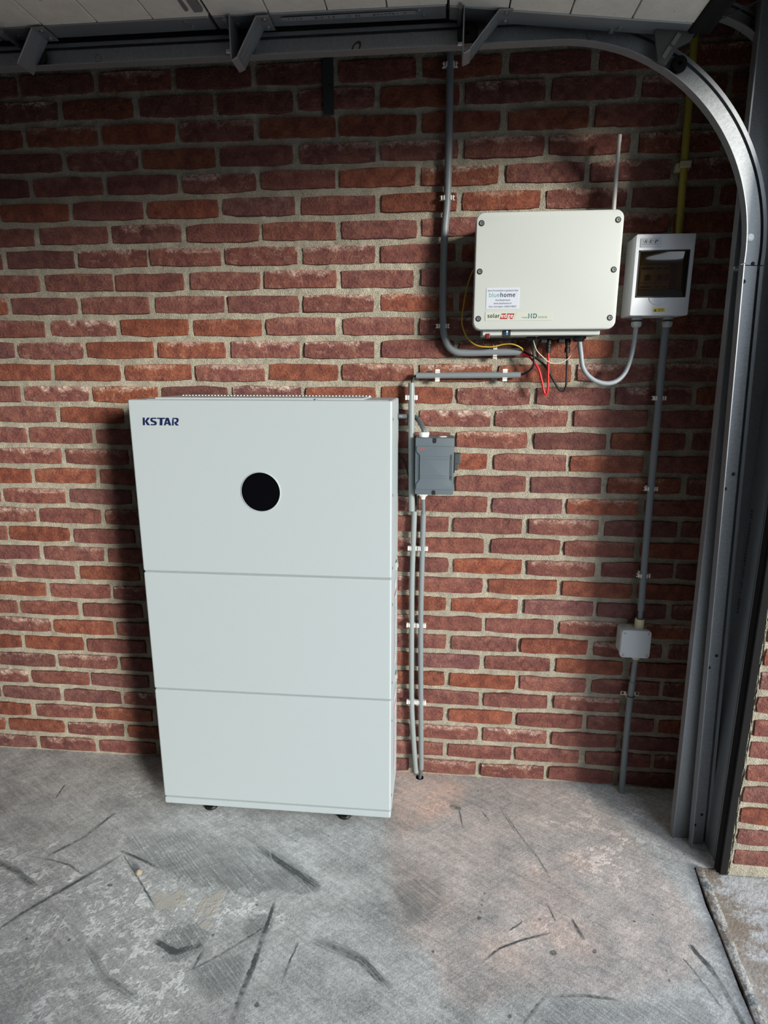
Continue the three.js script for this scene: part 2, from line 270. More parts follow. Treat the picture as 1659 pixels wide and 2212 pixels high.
// ---------------------------------------------------------------- floor
const barL = [[1.884, 0.318], [1.881, 0.325], [1.868, 0.437], [1.86, 0.513], [1.854, 0.582], [1.85, 0.65], [1.841, 0.722], [1.836, 0.9], [1.834, 2.75]];
const barR = [[1.9, 0.318], [1.901, 0.325], [1.895, 0.437], [1.886, 0.513], [1.877, 0.582], [1.871, 0.65], [1.862, 0.722], [1.858, 0.9], [1.856, 2.75]];
const FX = -0.5, FSX = 2.5, FSZ = 1.25, FW = 4096, FH = 2048; // painted field: 2.5 x 1.25 m from (FX, 0), in two halves
const floorMaps = [], floorBumps = [];
{
  const c = document.createElement('canvas'); c.width = FW; c.height = FH; const g = c.getContext('2d'), k = FW / FSX, X = (x) => (x - FX) * k, Z = (z) => z * k;
  g.lineCap = g.lineJoin = 'round';
  const rng = rngOf(33);
  const path = (pts, close) => { g.beginPath(); pts.forEach((p, i) => (i ? g.lineTo(X(p[0]), Z(p[1])) : g.moveTo(X(p[0]), Z(p[1])))); if (close) g.closePath(); };
  // layer 1: brick dust (red channel), layer 2: dark smears (green), layer 3: pale cement (blue)
  const c2 = document.createElement('canvas'); c2.width = FW; c2.height = FH; const g2 = c2.getContext('2d');
  const layer = (draw, blur) => { g.globalAlpha = 1; g.fillStyle = '#000'; g.fillRect(0, 0, FW, FH); draw(); g2.filter = `blur(${blur}px)`; g2.drawImage(c, 0, 0); g2.filter = 'none'; const d = g2.getImageData(0, 0, FW, FH).data, o = new Uint8Array(FW * FH); for (let i = 0; i < o.length; i++) o[i] = d[i * 4]; return o; };
  const brush = (w, a, pts) => { // smear left by a tool: many thin scratches that start and stop
    const n = Math.max(3, Math.round(w * 900)); let L = 0; const cum = [0]; for (let i = 1; i < pts.length; i++) cum.push(L += Math.hypot(pts[i][0] - pts[i - 1][0], pts[i][1] - pts[i - 1][1]));
    const P = (t) => { let i = 1; while (i < pts.length - 1 && cum[i] < t) i++; const f = (t - cum[i - 1]) / (cum[i] - cum[i - 1]), A = pts[i - 1], B = pts[i], l = Math.hypot(B[0] - A[0], B[1] - A[1]); return [A[0] + (B[0] - A[0]) * f, A[1] + (B[1] - A[1]) * f, -(B[1] - A[1]) / l, (B[0] - A[0]) / l]; };
    for (let j = 0; j < n * 3; j++) {
      const o = (rng() + rng() - 1) * w * 0.6, t0 = L * rng() * rng() * 0.6, t1 = L - L * rng() * rng() * 0.6; if (t1 <= t0) continue;
      g.strokeStyle = `rgba(255,255,255,${a * (0.3 + 0.6 * rng())})`; g.lineWidth = (0.8 + 1.6 * rng()) / 1000 * k; g.beginPath();
      for (let s = 0; s <= 10; s++) { const q = P(t0 + (t1 - t0) * s / 10), e = o * (0.75 + 0.25 * Math.sin(s * 0.6 + j)) + (rng() - 0.5) * 0.001; g.lineTo(X(q[0] + q[2] * e), Z(q[1] + q[3] * e)); } g.stroke();
    }
  };
  const red = layer(() => {
    g.fillStyle = '#5c5c5c'; path([[1.037, 0.0], [1.037, 0.21], [1.042, 0.326], [1.068, 0.435], [1.108, 0.606], [1.175, 0.621], [1.207, 0.724], [1.255, 0.758], [1.346, 0.711], [1.437, 0.693], [1.59, 0.698], [1.758, 0.631], [1.833, 0.522], [1.805, 0.364], [1.726, 0.132], [1.567, 0.0]], true); g.fill();
    g.fillStyle = '#d8d8d8'; path([[1.045, 0.0], [1.21, 0.0], [1.29, 0.06], [1.26, 0.13], [1.19, 0.2], [1.088, 0.269], [1.045, 0.21]], true); g.fill();
    for (const [x, z, r] of [[1.56, 0.33, 0.05], [1.48, 0.42, 0.09], [1.5, 0.55, 0.1], [1.12, 0.4, 0.06], [1.35, 0.62, 0.07], [1.2, 0.5, 0.05]]) { g.fillStyle = '#8a8a8a'; g.beginPath(); g.ellipse(X(x), Z(z), r * k, r * 0.6 * k, 0.4, 0, 7); g.fill(); }
  }, 22);
  const hatches = [[[0.523, 0.66], [0.579, 0.606], [0.662, 0.61], [0.656, 0.682], [0.602, 0.71]], [[0.705, 0.618], [0.753, 0.57], [0.796, 0.597], [0.762, 0.655]], [[0.281, 0.364], [0.478, 0.309], [0.775, 0.385], [0.9, 0.494], [0.64, 0.519], [0.428, 0.466]], [[1.074, 0.434], [1.208, 0.421], [1.185, 0.547], [1.107, 0.567]], [[0.64, 0.72], [0.75, 0.66], [0.77, 0.76], [0.7, 0.8]], [[1.38, 0.78], [1.44, 0.69], [1.6, 0.7], [1.75, 0.68], [1.8, 0.8], [1.6, 0.9]]];
  const hatchField = layer(() => { for (const h of hatches) { g.fillStyle = '#fff'; path(h, true); g.fill(); } }, 26);
  const hatchLine = layer(() => {
    for (const h of hatches) {
      g.save(); g.strokeStyle = 'rgba(255,255,255,0.8)'; g.lineWidth = 3; g.beginPath(); const cx = (h[0][0] + h[2][0]) / 2, cz = (h[0][1] + h[2][1]) / 2; g.rect(X(cx - 0.4), Z(cz - 0.2), 0.8 * k, 0.4 * k); g.clip();
      for (let s = -0.7; s < 0.7; s += 0.0052 + 0.002 * rng()) { g.globalAlpha = 0.35 + 0.65 * rng(); g.beginPath(); g.moveTo(X(cx + s - 0.3), Z(cz - 0.27 + rng() * 0.01)); g.lineTo(X(cx + s + 0.3), Z(cz + 0.27)); g.stroke(); } g.restore();
    }
  }, 1);
  const dark = layer(() => {
    const strokes = [[12, 0.7, [[0.143, 0.666], [0.175, 0.612], [0.214, 0.56], [0.263, 0.497], [0.319, 0.42]]], [4, 0.7, [[0.062, 0.453], [0.133, 0.458], [0.194, 0.47], [0.249, 0.498]]], [5, 0.7, [[0.319, 0.42], [0.406, 0.498], [0.488, 0.575]]],
      [17, 0.6, [[0.772, 0.9], [0.772, 0.766], [0.778, 0.704], [0.781, 0.586], [0.782, 0.52]]], [8, 0.7, [[0.645, 0.722], [0.69, 0.685], [0.74, 0.639], [0.77, 0.606]]], [9, 0.8, [[0.645, 0.722], [0.652, 0.671]]], [6, 0.9, [[0.852, 0.733], [0.856, 0.691], [0.867, 0.633]]],
      [15, 0.8, [[1.779, 0.551], [1.786, 0.574], [1.8, 0.6], [1.807, 0.632], [1.814, 0.681], [1.82, 0.76]]], [5, 0.8, [[1.75, 0.589], [1.763, 0.62], [1.776, 0.66], [1.79, 0.7]]], [8, 0.6, [[1.434, 0.705], [1.504, 0.696], [1.58, 0.698]]], [8, 0.6, [[1.368, 0.768], [1.408, 0.72], [1.437, 0.693]]],
      [7, 0.4, [[1.391, 0.154], [1.423, 0.236], [1.464, 0.319], [1.488, 0.394]]], [5, 0.5, [[1.464, 0.468], [1.478, 0.519]]], [14, 0.3, [[1.518, 0.509], [1.534, 0.563]]], [5, 0.6, [[1.362, 0.555], [1.399, 0.527]]], [5, 0.6, [[1.291, 0.644], [1.331, 0.606], [1.392, 0.577], [1.461, 0.552]]],
      [30, 0.35, [[1.225, 0.14], [1.262, 0.15]]], [7, 0.4, [[1.252, 0.148], [1.263, 0.234]]], [5, 0.4, [[1.322, 0.151], [1.344, 0.198]]], [22, 0.4, [[0.523, 0.66], [0.59, 0.683], [0.647, 0.66]]], [10, 0.5, [[0.453, 0.463], [0.355, 0.425], [0.306, 0.41]]], [16, 0.4, [[0.113, 0.448], [0.175, 0.374], [0.213, 0.268]]],
      [5, 0.5, [[-0.007, 0.227], [-0.018, 0.163]]], [30, 0.25, [[0.62, 0.314], [0.754, 0.403], [0.886, 0.481]]], [3, 0.5, [[1.379, 0.135], [1.39, 0.168], [1.416, 0.237]]], [26, 0.3, [[0.9, 0.62], [1.02, 0.66], [1.09, 0.72]]], [24, 0.3, [[0.16, 0.55], [0.06, 0.5], [-0.05, 0.47]]], [22, 0.3, [[0.56, 0.8], [0.45, 0.75], [0.38, 0.69]]]];
    for (const [w, a, pts] of strokes) brush(w / 1000, a, pts);
    for (let i = 0; i < 70; i++) { g.strokeStyle = `rgba(255,255,255,${0.06 + 0.16 * rng()})`; g.lineWidth = 1.5 + 9 * rng() * rng(); const x = rng() * 2.6 - 0.5, z = rng() * 1.25, a = rng() < 0.7 ? -0.7 + rng() * 0.5 : rng() * 3; g.beginPath(); g.moveTo(X(x), Z(z)); const l = 0.05 + 0.2 * rng(); g.quadraticCurveTo(X(x + Math.cos(a) * l / 2 + 0.02 * rng()), Z(z + Math.sin(a) * l / 2), X(x + Math.cos(a) * l), Z(z + Math.sin(a) * l)); g.stroke(); }
  }, 1.2);
  const spot = layer(() => {
    for (const [x, z, r] of [[1.293, 0.528, 6], [1.296, 0.51, 3], [1.301, 0.49, 3], [1.304, 0.476, 2.5], [1.31, 0.455, 2.5], [0.34, 0.522, 6], [0.812, 0.782, 6], [0.328, 0.679, 4], [0.226, 0.686, 4], [0.66, 0.635, 4], [0.739, 0.544, 4], [1.554, 0.59, 6], [1.457, 0.603, 8], [1.341, 0.755, 5], [1.181, 0.626, 4], [1.72, 0.478, 2.5], [1.702, 0.622, 3], [1.699, 0.645, 4], [1.669, 0.501, 3.5], [0.761, 0.405, 9], [1.439, 0.517, 4]]) {
      g.fillStyle = 'rgba(255,255,255,0.85)'; g.beginPath(); g.ellipse(X(x), Z(z), r / 1000 * k, r * 0.8 / 1000 * k, rng() * 3, 0, 7); g.fill();
    }
    for (let i = 0; i < 900; i++) { g.fillStyle = `rgba(255,255,255,${0.2 + 0.5 * rng()})`; const r = 0.8 + 5 * rng() * rng() * rng(); g.beginPath(); g.ellipse(rng() * FW, rng() * FH, r * 1.4, r, rng() * 3, 0, 7); g.fill(); }
  }, 1);
  const pale = layer(() => {
    const P = [[[0.468, 0.547], [0.474, 0.521], [0.488, 0.532], [0.514, 0.536], [0.528, 0.523], [0.557, 0.541], [0.562, 0.561], [0.542, 0.563], [0.54, 0.577], [0.52, 0.576], [0.506, 0.576], [0.501, 0.585], [0.484, 0.569]], [[0.595, 0.601], [0.592, 0.558], [0.598, 0.537], [0.615, 0.533], [0.633, 0.506], [0.647, 0.512], [0.649, 0.535], [0.643, 0.56], [0.646, 0.58], [0.638, 0.593], [0.625, 0.586], [0.611, 0.57], [0.609, 0.583], [0.603, 0.597]], [[0.517, 0.531], [0.525, 0.516], [0.545, 0.521], [0.546, 0.535], [0.532, 0.541]], [[0.616, 0.612], [0.627, 0.595], [0.648, 0.605], [0.643, 0.622], [0.625, 0.62]]];
    g.fillStyle = '#f0f0f0'; for (const p of P) { path(p, true); g.fill(); }
    for (const [w, a, pts] of [[3, 0.6, [[0.673, 0.213], [0.695, 0.306], [0.73, 0.389], [0.764, 0.441]]], [5, 0.65, [[0.316, 0.844], [0.304, 0.791], [0.287, 0.729], [0.278, 0.602]]], [3, 0.5, [[0.296, 0.463], [0.319, 0.429], [0.319, 0.395], [0.436, 0.226]]], [4, 0.5, [[0.431, 0.594], [0.427, 0.54], [0.428, 0.466]]], [4, 0.45, [[0.719, 0.573], [0.786, 0.519], [0.836, 0.479]]], [3, 0.8, [[1.154, 0.305], [1.183, 0.305]]], [3, 0.8, [[1.158, 0.282], [1.211, 0.296]]], [3, 0.4, [[1.631, 0.141], [1.624, 0.217], [1.627, 0.303]]]]) { g.strokeStyle = `rgba(255,255,255,${a})`; g.lineWidth = w / 1000 * k; path(pts); g.stroke(); }
    for (const [x, z] of [[0.375, 0.26], [0.372, 0.228], [0.437, 0.629], [0.618, 0.358], [0.799, 0.392], [1.014, 0.375], [1.032, 0.357], [1.269, 0.412], [1.215, 0.5], [1.623, 0.327], [1.605, 0.256], [1.46, 0.301], [1.633, 0.395], [1.578, 0.476], [1.18, 0.339], [1.571, 0.626], [1.147, 0.576], [0.545, 0.37], [0.459, 0.463], [0.456, 0.273]]) { g.fillStyle = '#fff'; g.beginPath(); g.ellipse(X(x), Z(z), (1.5 + 2 * rng()) / 1000 * k, (1 + 1.4 * rng()) / 1000 * k, rng() * 3, 0, 7); g.fill(); }
    for (let i = 0; i < 500; i++) { g.fillStyle = `rgba(255,255,255,${0.3 + 0.6 * rng()})`; const r = 0.7 + 2.0 * rng() * rng(); g.beginPath(); g.arc(rng() * FW, rng() * FH, r, 0, 7); g.fill(); }
  }, 0.8);
  for (let half = 0; half < 2; half++) {
    const S = 2048, col = new Uint8Array(S * S * 4), bum = new Uint8Array(S * S * 4);
    for (let y = 0; y < S; y++) for (let xs = 0; xs < S; xs++) {
      const x = xs + half * S, q = y * S + xs, p = y * FW + x, mx = x / k + FX, mz = y / k;
      const big = N64(x / 430 + 5, y / 430), mid = N128(x / 110, y / 95), sm = N256(x / 34, y / 29), sm2 = N256(x / 14 + 50, y / 12), fine = N512(x / 6, y / 6), grit = N512(x / 2.3 + 31, y / 2.3), dust = N512(x / 1.1, y / 1.1 + 7);
      // scuffed, unfinished surface in the left foreground
      const rough = sstep(0.45, 0.8, 0.5 * mid + 0.5 * big + 0.3 * sstep(0.3, 0.55, mz) * sstep(1.0, 0.55, mx) - 0.08);
      const scab = rough * sstep(0.5, 0.72, 0.45 * sm + 0.35 * sm2 + 0.2 * fine);
      const trowel = N256((0.86 * x + 0.5 * y) / 120, (0.86 * y - 0.5 * x) / 7), trowel2 = N256((0.8 * x - 0.6 * y) / 60 + 9, (0.8 * y + 0.6 * x) / 4.5);
      let v = 196 + 28 * (big - 0.5) + 34 * (mid - 0.5) + 18 * (sm - 0.5) + 18 * (sm2 - 0.5) + 24 * (fine - 0.5) + 38 * (grit - 0.5) + 30 * (dust - 0.5) + 20 * (trowel - 0.5) + 16 * (trowel2 - 0.5) + 26 * scab - 10 * rough;
      if (grit < 0.07 && sm2 > 0.45) v -= 36; if (grit > 0.95 && fine > 0.55) v += 34;
      let c3 = [v * 0.98, v * 1.0, v * 1.0];
      const r = (red[p] / 255) * (0.62 + 0.45 * mid + 0.25 * (sm - 0.5) + 0.3 * (fine - 0.5));
      c3 = [c3[0] * (1 + 0.07 * r), c3[1] * (1 - 0.1 * r), c3[2] * (1 - 0.17 * r)];
      const wx = clamp(Math.round(x + 4 * (sm2 - 0.5) + 3 * (fine - 0.5)), 0, FW - 1), pw = y * FW + wx;
      const hf = sstep(0.25, 0.8, hatchField[p] / 255 + 0.7 * (mid - 0.5) + 0.3 * (sm - 0.5)) * (0.12 + 0.4 * (hatchLine[pw] / 255) * (0.4 + fine));
      const d = clamp((dark[pw] / 255) * (0.1 + 0.55 * fine + 0.5 * grit + 0.7 * (sm2 - 0.5) + 1.1 * (mid - 0.4)) + hf + 0.8 * (spot[pw] / 255) * (0.5 + fine));
      c3 = [c3[0] + (54 - c3[0]) * d * 0.8, c3[1] + (62 - c3[1]) * d * 0.8, c3[2] + (62 - c3[2]) * d * 0.8];
      const w = (pale[p] / 255) * (0.55 + 0.4 * sm2 + 0.3 * grit); c3 = c3.map((t, i) => t + ([198, 195, 186][i] - t) * clamp(w));
      col[q * 4] = b8(c3[0]); col[q * 4 + 1] = b8(c3[1]); col[q * 4 + 2] = b8(c3[2]); col[q * 4 + 3] = 255;
      const h = 0.42 + 0.1 * (mid - 0.5) + 0.06 * (sm - 0.5) + 0.1 * (fine - 0.5) + 0.13 * (grit - 0.5) + 0.05 * (dust - 0.5) + 0.26 * scab - 0.1 * d + 0.22 * w;
      bum[q * 4] = bum[q * 4 + 1] = bum[q * 4 + 2] = b8(255 * h); bum[q * 4 + 3] = 255;
    }
    const tx = (d, srgb) => { const t = new THREE.DataTexture(d, S, S); t.magFilter = THREE.LinearFilter; t.wrapS = t.wrapT = THREE.MirroredRepeatWrapping; if (srgb) t.colorSpace = THREE.SRGBColorSpace; t.needsUpdate = true; return t; };
    floorMaps.push(tx(col, true)); floorBumps.push(tx(bum, false));
  }
}
function flat(pts, y, holes = []) { // horizontal polygon from [x, z] points, facing up
  const s = poly(pts.map(([x, z]) => [x, -z])); for (const [x, z, r] of holes) { const h = new THREE.Path(); h.absarc(x, -z, r, 0, Math.PI * 2, true); s.holes.push(h); }
  return at(new THREE.ShapeGeometry(s, 16).rotateX(-Math.PI / 2), 0, y, 0);
}
const HOLE = [1.128, 0.016, 0.013];
{
  const xm = FX + FSX / 2, fl = new THREE.Group(); fl.name = 'floor'; scene.add(fl); struct(fl, 'worn grey concrete floor with brick dust and smears', 'floor');
  const edge = barL.map(([x, z], i) => [x - 0.0035 + 0.003 * Math.sin(i * 2.3), z]);
  [[[XL, -0.014], [xm, -0.014], [xm, ZF], [XL, ZF]], [[xm, -0.014], [XR, -0.014], [XR, 0.312], ...edge, [XR, 2.8], [XR, ZF], [xm, ZF]]].forEach((pts, i) => {
    const g = flat(pts, 0, i ? [HOLE] : []), p = g.attributes.position, u = new Float32Array(p.count * 2);
    for (let k = 0; k < p.count; k++) { u[k * 2] = (p.getX(k) - FX - i * FSX / 2) / (FSX / 2); u[k * 2 + 1] = p.getZ(k) / FSZ; }
    g.setAttribute('uv', new THREE.BufferAttribute(u, 2));
    obj('slab', g, mat(0xffffff, 0.88, 0, { map: floorMaps[i], bumpMap: floorBumps[i], bumpScale: 0.0014 }), fl);
  });
  struct(obj('floor_base', box2(XL - 0.1, 2.2, -0.2, -0.022, -0.2, ZF + 0.1), mat(0x2a2724, 0.95)), 'dark soil under the concrete slab', 'ground');
}
const apronMap = dataTex(1024, 1024, (x, y) => {
  const mx = x / 1024 * 0.8, mz = y / 1024 * 0.8, big = N64(x / 100, y / 64), mid = N128(x / 60, y / 34), sm = N256(x / 15, y / 11), g = N512(x / 4, y / 4), gr = N512(x / 1.5, y / 1.5 + 9), gd = N512(x, y);
  const brown = sstep(0.13, 0.03, mx + 0.12 * (mid - 0.5) + 0.07 * (sm - 0.5) + 0.05 * (g - 0.5)) * sstep(0.62, 0.1, mz + 0.2 * (big - 0.5));
  const v = 182 + 22 * (mid - 0.5) + 20 * (sm - 0.5) + 24 * (g - 0.5) + 26 * (gr - 0.5) + 18 * (gd - 0.5) - (gr < 0.07 && sm > 0.5 ? 40 : 0);
  return [b8(v + (140 - v) * brown * 0.85), b8(v + 2 + (124 - v) * brown * 0.85), b8(v + 3 + (108 - v) * brown * 0.85)];
}, true, THREE.MirroredRepeatWrapping);
const apronBump = dataTex(512, 512, (x, y) => { const v = 255 * (0.5 * N256(x / 4, y / 4) + 0.5 * N512(x / 1.5, y / 1.5)); return [b8(v), b8(v), b8(v)]; }, false);
{
  const pts = [...barR.map(([x, z]) => [x + 0.001, z]), [XR, 2.76], [3.46, 2.76], [3.46, 0.337], [2.177, 0.3], [XR, 0.3], [1.9, 0.3]];
  const g = flat(pts, -0.004), p = g.attributes.position, u = new Float32Array(p.count * 2);
  for (let i = 0; i < p.count; i++) { u[i * 2] = (p.getX(i) - 1.86) / 0.8; u[i * 2 + 1] = (p.getZ(i) - 0.3) / 0.8; }
  g.setAttribute('uv', new THREE.BufferAttribute(u, 2)); const am = mat(0xffffff, 0.93, 0, { map: apronMap, bumpMap: apronBump, bumpScale: 0.0012 });
  struct(obj('threshold_apron', g, am), 'pale concrete apron outside the door threshold', 'ground');
  struct(obj('driveway', flat([[2.1, -14], [30, -14], [30, 18], [2.1, 18]], -0.03), mat(0x55554f, 0.95)), 'grey paved driveway in front of the garage', 'ground');
}
{ // rusty steel threshold bar with flaking pale paint
  const map = dataTex(256, 1024, (x, y) => {
    const a = N128(x / 40, y / 60), b = N256(x / 8, y / 8), e = N512(x / 3, y / 3), n = 0.6 * a + 0.25 * b + 0.15 * e, g = N512(x, y) - 0.5;
    const t = sstep(0.36, 0.48, n), u = sstep(0.6, 0.68, n), c = [0, 1, 2].map((i) => { const q = [138, 130, 122][i] + ([184, 184, 180][i] - [138, 130, 122][i]) * t; return q + ([120, 128, 130][i] - q) * u; }); return c.map((q) => b8(q + 36 * g + 34 * (e - 0.5)));
  });
  const s = poly([...barL.map(([x, z]) => [x + 0.001, -z]), ...barR.slice().reverse().map(([x, z]) => [x, -z])]);
  const g = planarUV(toCreasedNormals(at(new THREE.ExtrudeGeometry(s, { depth: 0.022, bevelEnabled: true, bevelSize: 0.0015, bevelThickness: 0.0015, bevelOffset: -0.0015, bevelSegments: 2 }).rotateX(-Math.PI / 2), 0, -0.018, 0), 0.5), 0, 2);
  map.repeat.set(8, 2);
  tag(obj('threshold_bar', g, mat(0xffffff, 0.75, 0.1, { map, bumpMap: apronBump, bumpScale: 0.002 })), 'flaking painted steel strip along the crack at the door threshold', 'threshold');
}

// ---------------------------------------------------------------- sectional door: frame, track, leaf
{
  const f = thing('door_frame', 'galvanised steel door frame with printed code against the brick pier', 'door frame', [0, 0, 0]);
  // angle the track is fixed to
  obj('mounting_angle', at(ext(poly([[1.862, 0], [1.945, 0], [1.945, 2.1], [1.827, 2.1]]), 0.003, 0.0006), 0, 0, 0.206), M.zinc, f);
  obj('angle_edge', sweepXY([[1.862, 0, -1, -0.0166], [1.827, 2.1, -1, -0.0166]], [[-0.003, 0.19], [0.0005, 0.19], [0.0005, 0.214], [-0.003, 0.214]]), M.zinc, f);
  obj('frame_face', [rb2(1.945, 1.956, 0.0, 2.1, 0.19, 0.319, 0.002), box2(1.9425, 1.946, 0, 2.1, 0.285, 0.288)], M.zinc, f);
  obj('rubber_seal', [rb2(1.938, 1.957, 0.0, 2.1, 0.319, 0.3365, 0.003), rb2(1.933, 1.94, 0.0, 2.1, 0.312, 0.33, 0.003)], M.rubber, f);
  const font = await new FontLoader().loadAsync('fonts/droid/droid_sans_mono_regular.typeface.json');
  const tg = new TextGeometry('SSF-A350066022687-OSC-SP-L-54259', { font, size: 0.0098, depth: 0.0003, curveSegments: 3 });
  tg.computeBoundingBox(); const L = tg.boundingBox.max.x; tg.scale(0.275 / L, 1, 1); tg.rotateZ(-Math.PI / 2); tg.rotateY(-Math.PI / 2); // reads downwards on the face that looks into the room
  obj('printed_code', at(tg, 1.9449, 0.975, 0.222), M.black, f);
}
const TC = [1.405, 1.56], TR = 0.436;
{
  const t = thing('door_track', 'galvanised door track curving down along the brick wall', 'door track');
  const prof = [[0.002, 0.252], [0, 0.252], [0, 0.228], [0.038, 0.228], [0.038, 0.2135], [0.053, 0.2135], [0.053, 0.231], [0.045, 0.231], [0.045, 0.2295], [0.0515, 0.2295], [0.0515, 0.215], [0.0395, 0.215], [0.0395, 0.2295], [0.0015, 0.2295], [0.0015, 0.2505], [0.002, 0.2505]];
  obj('horizontal_rail', sweepXY([[-2.3, TC[1] + TR, 0, 1], [0.3, TC[1] + TR, 0, 1], [TC[0], TC[1] + TR, 0, 1]], prof), M.zinc, t);
  const arc = []; for (let i = 0; i <= 48; i++) { const a = Math.PI / 2 - (i / 48) * (Math.PI / 2 + 0.038); arc.push([TC[0] + TR * Math.cos(a), TC[1] + TR * Math.sin(a), Math.cos(a), Math.sin(a)]); }
  obj('curved_rail', sweepXY(arc, prof), M.zinc, t);
  const e = arc[48], dir = [0.038, -0.9993]; const L = (e[1] - 0.003) / 0.9993;
  obj('vertical_rail', sweepXY([[e[0] + dir[0] * 0.002, e[1] - 0.002, e[2], e[3]], [e[0] + dir[0] * L, e[1] - L, e[2], e[3]]], prof), M.zinc, t);
  const screw = (x, y, z = 0.2296) => obj('screw', [lathe([[0, 0.002], [0.0028, 0.0018], [0.0042, 0.0004], [0.0044, 0]], x, y, z, Math.PI / 2), cyl(0.0015, 0.0015, 0.0008, x, y, z + 0.002, Math.PI / 2, 0, 6)], M.darkSteel, t);
  const on = (y, n) => [1.899 - 0.038 * (y - 0.015) + n, y];
  for (const [y, n] of [[1.545, 0.029], [1.507, 0.013], [1.062, 0.029], [1.025, 0.013], [0.58, 0.029], [0.545, 0.013], [0.097, 0.029], [0.062, 0.013]]) screw(...on(y, n));
  obj('rivet', lathe([[0, 0.003], [0.005, 0.0024], [0.0085, 0.001], [0.009, 0]], ...on(1.6, 0.018), 0.2296, Math.PI / 2), M.bolt, t);
  for (const [x, n] of [[0.36, 0.02], [0.0, 0.02], [1.475, 0.02]]) obj('punched_ring', at(new THREE.TorusGeometry(0.0075, 0.0008, 6, 20), x, TC[1] + TR + n - (x > 1.4 ? 0.003 : 0), 0.2297), M.steel, t);
  obj('grease_mark', at(new THREE.TorusGeometry(0.008, 0.0024, 5, 16, 4.1).scale(0.8, 1.4, 0.15), 0.966, 2.012, 0.2297, 0, 0, -0.7), mat(0x4a3d22, 0.7), t);
  // upper curve of the second rail
  const arc2 = []; for (let i = 0; i <= 24; i++) { const a = Math.PI / 2 - (i / 24) * Math.PI / 2; arc2.push([1.7 + 0.21 * Math.cos(a), 1.85 + 0.21 * Math.sin(a), Math.cos(a), Math.sin(a)]); }
  obj('upper_rail', sweepXY([[-2.3, 2.06, 0, 1], ...arc2, [1.91, 1.72, 1, 0]].map((p) => p), prof.map(([n, z]) => [n * 0.8, z - 0.055])), M.zinc, t);
}
{
  const hg = thing('hanger_strap', 'dark flat steel hanger strap on the bricks under the horizontal track', 'bracket', [0.8605, 0, 0]);
  obj('strap', rb2(-0.0145, 0.0145, 1.966, 2.3, 0.001, 0.006, 0.0012), M.plate, hg);
  obj('strap_foot', rb2(-0.0145, 0.0145, 2.115, 2.12, 0.005, 0.228, 0.001), M.plate, hg);
  for (const y of [2.035, 2.2]) obj('hole', cyl(0.003, 0.003, 0.0008, 0.004, y, 0.0062, Math.PI / 2, 0, 14), M.black, hg);
}
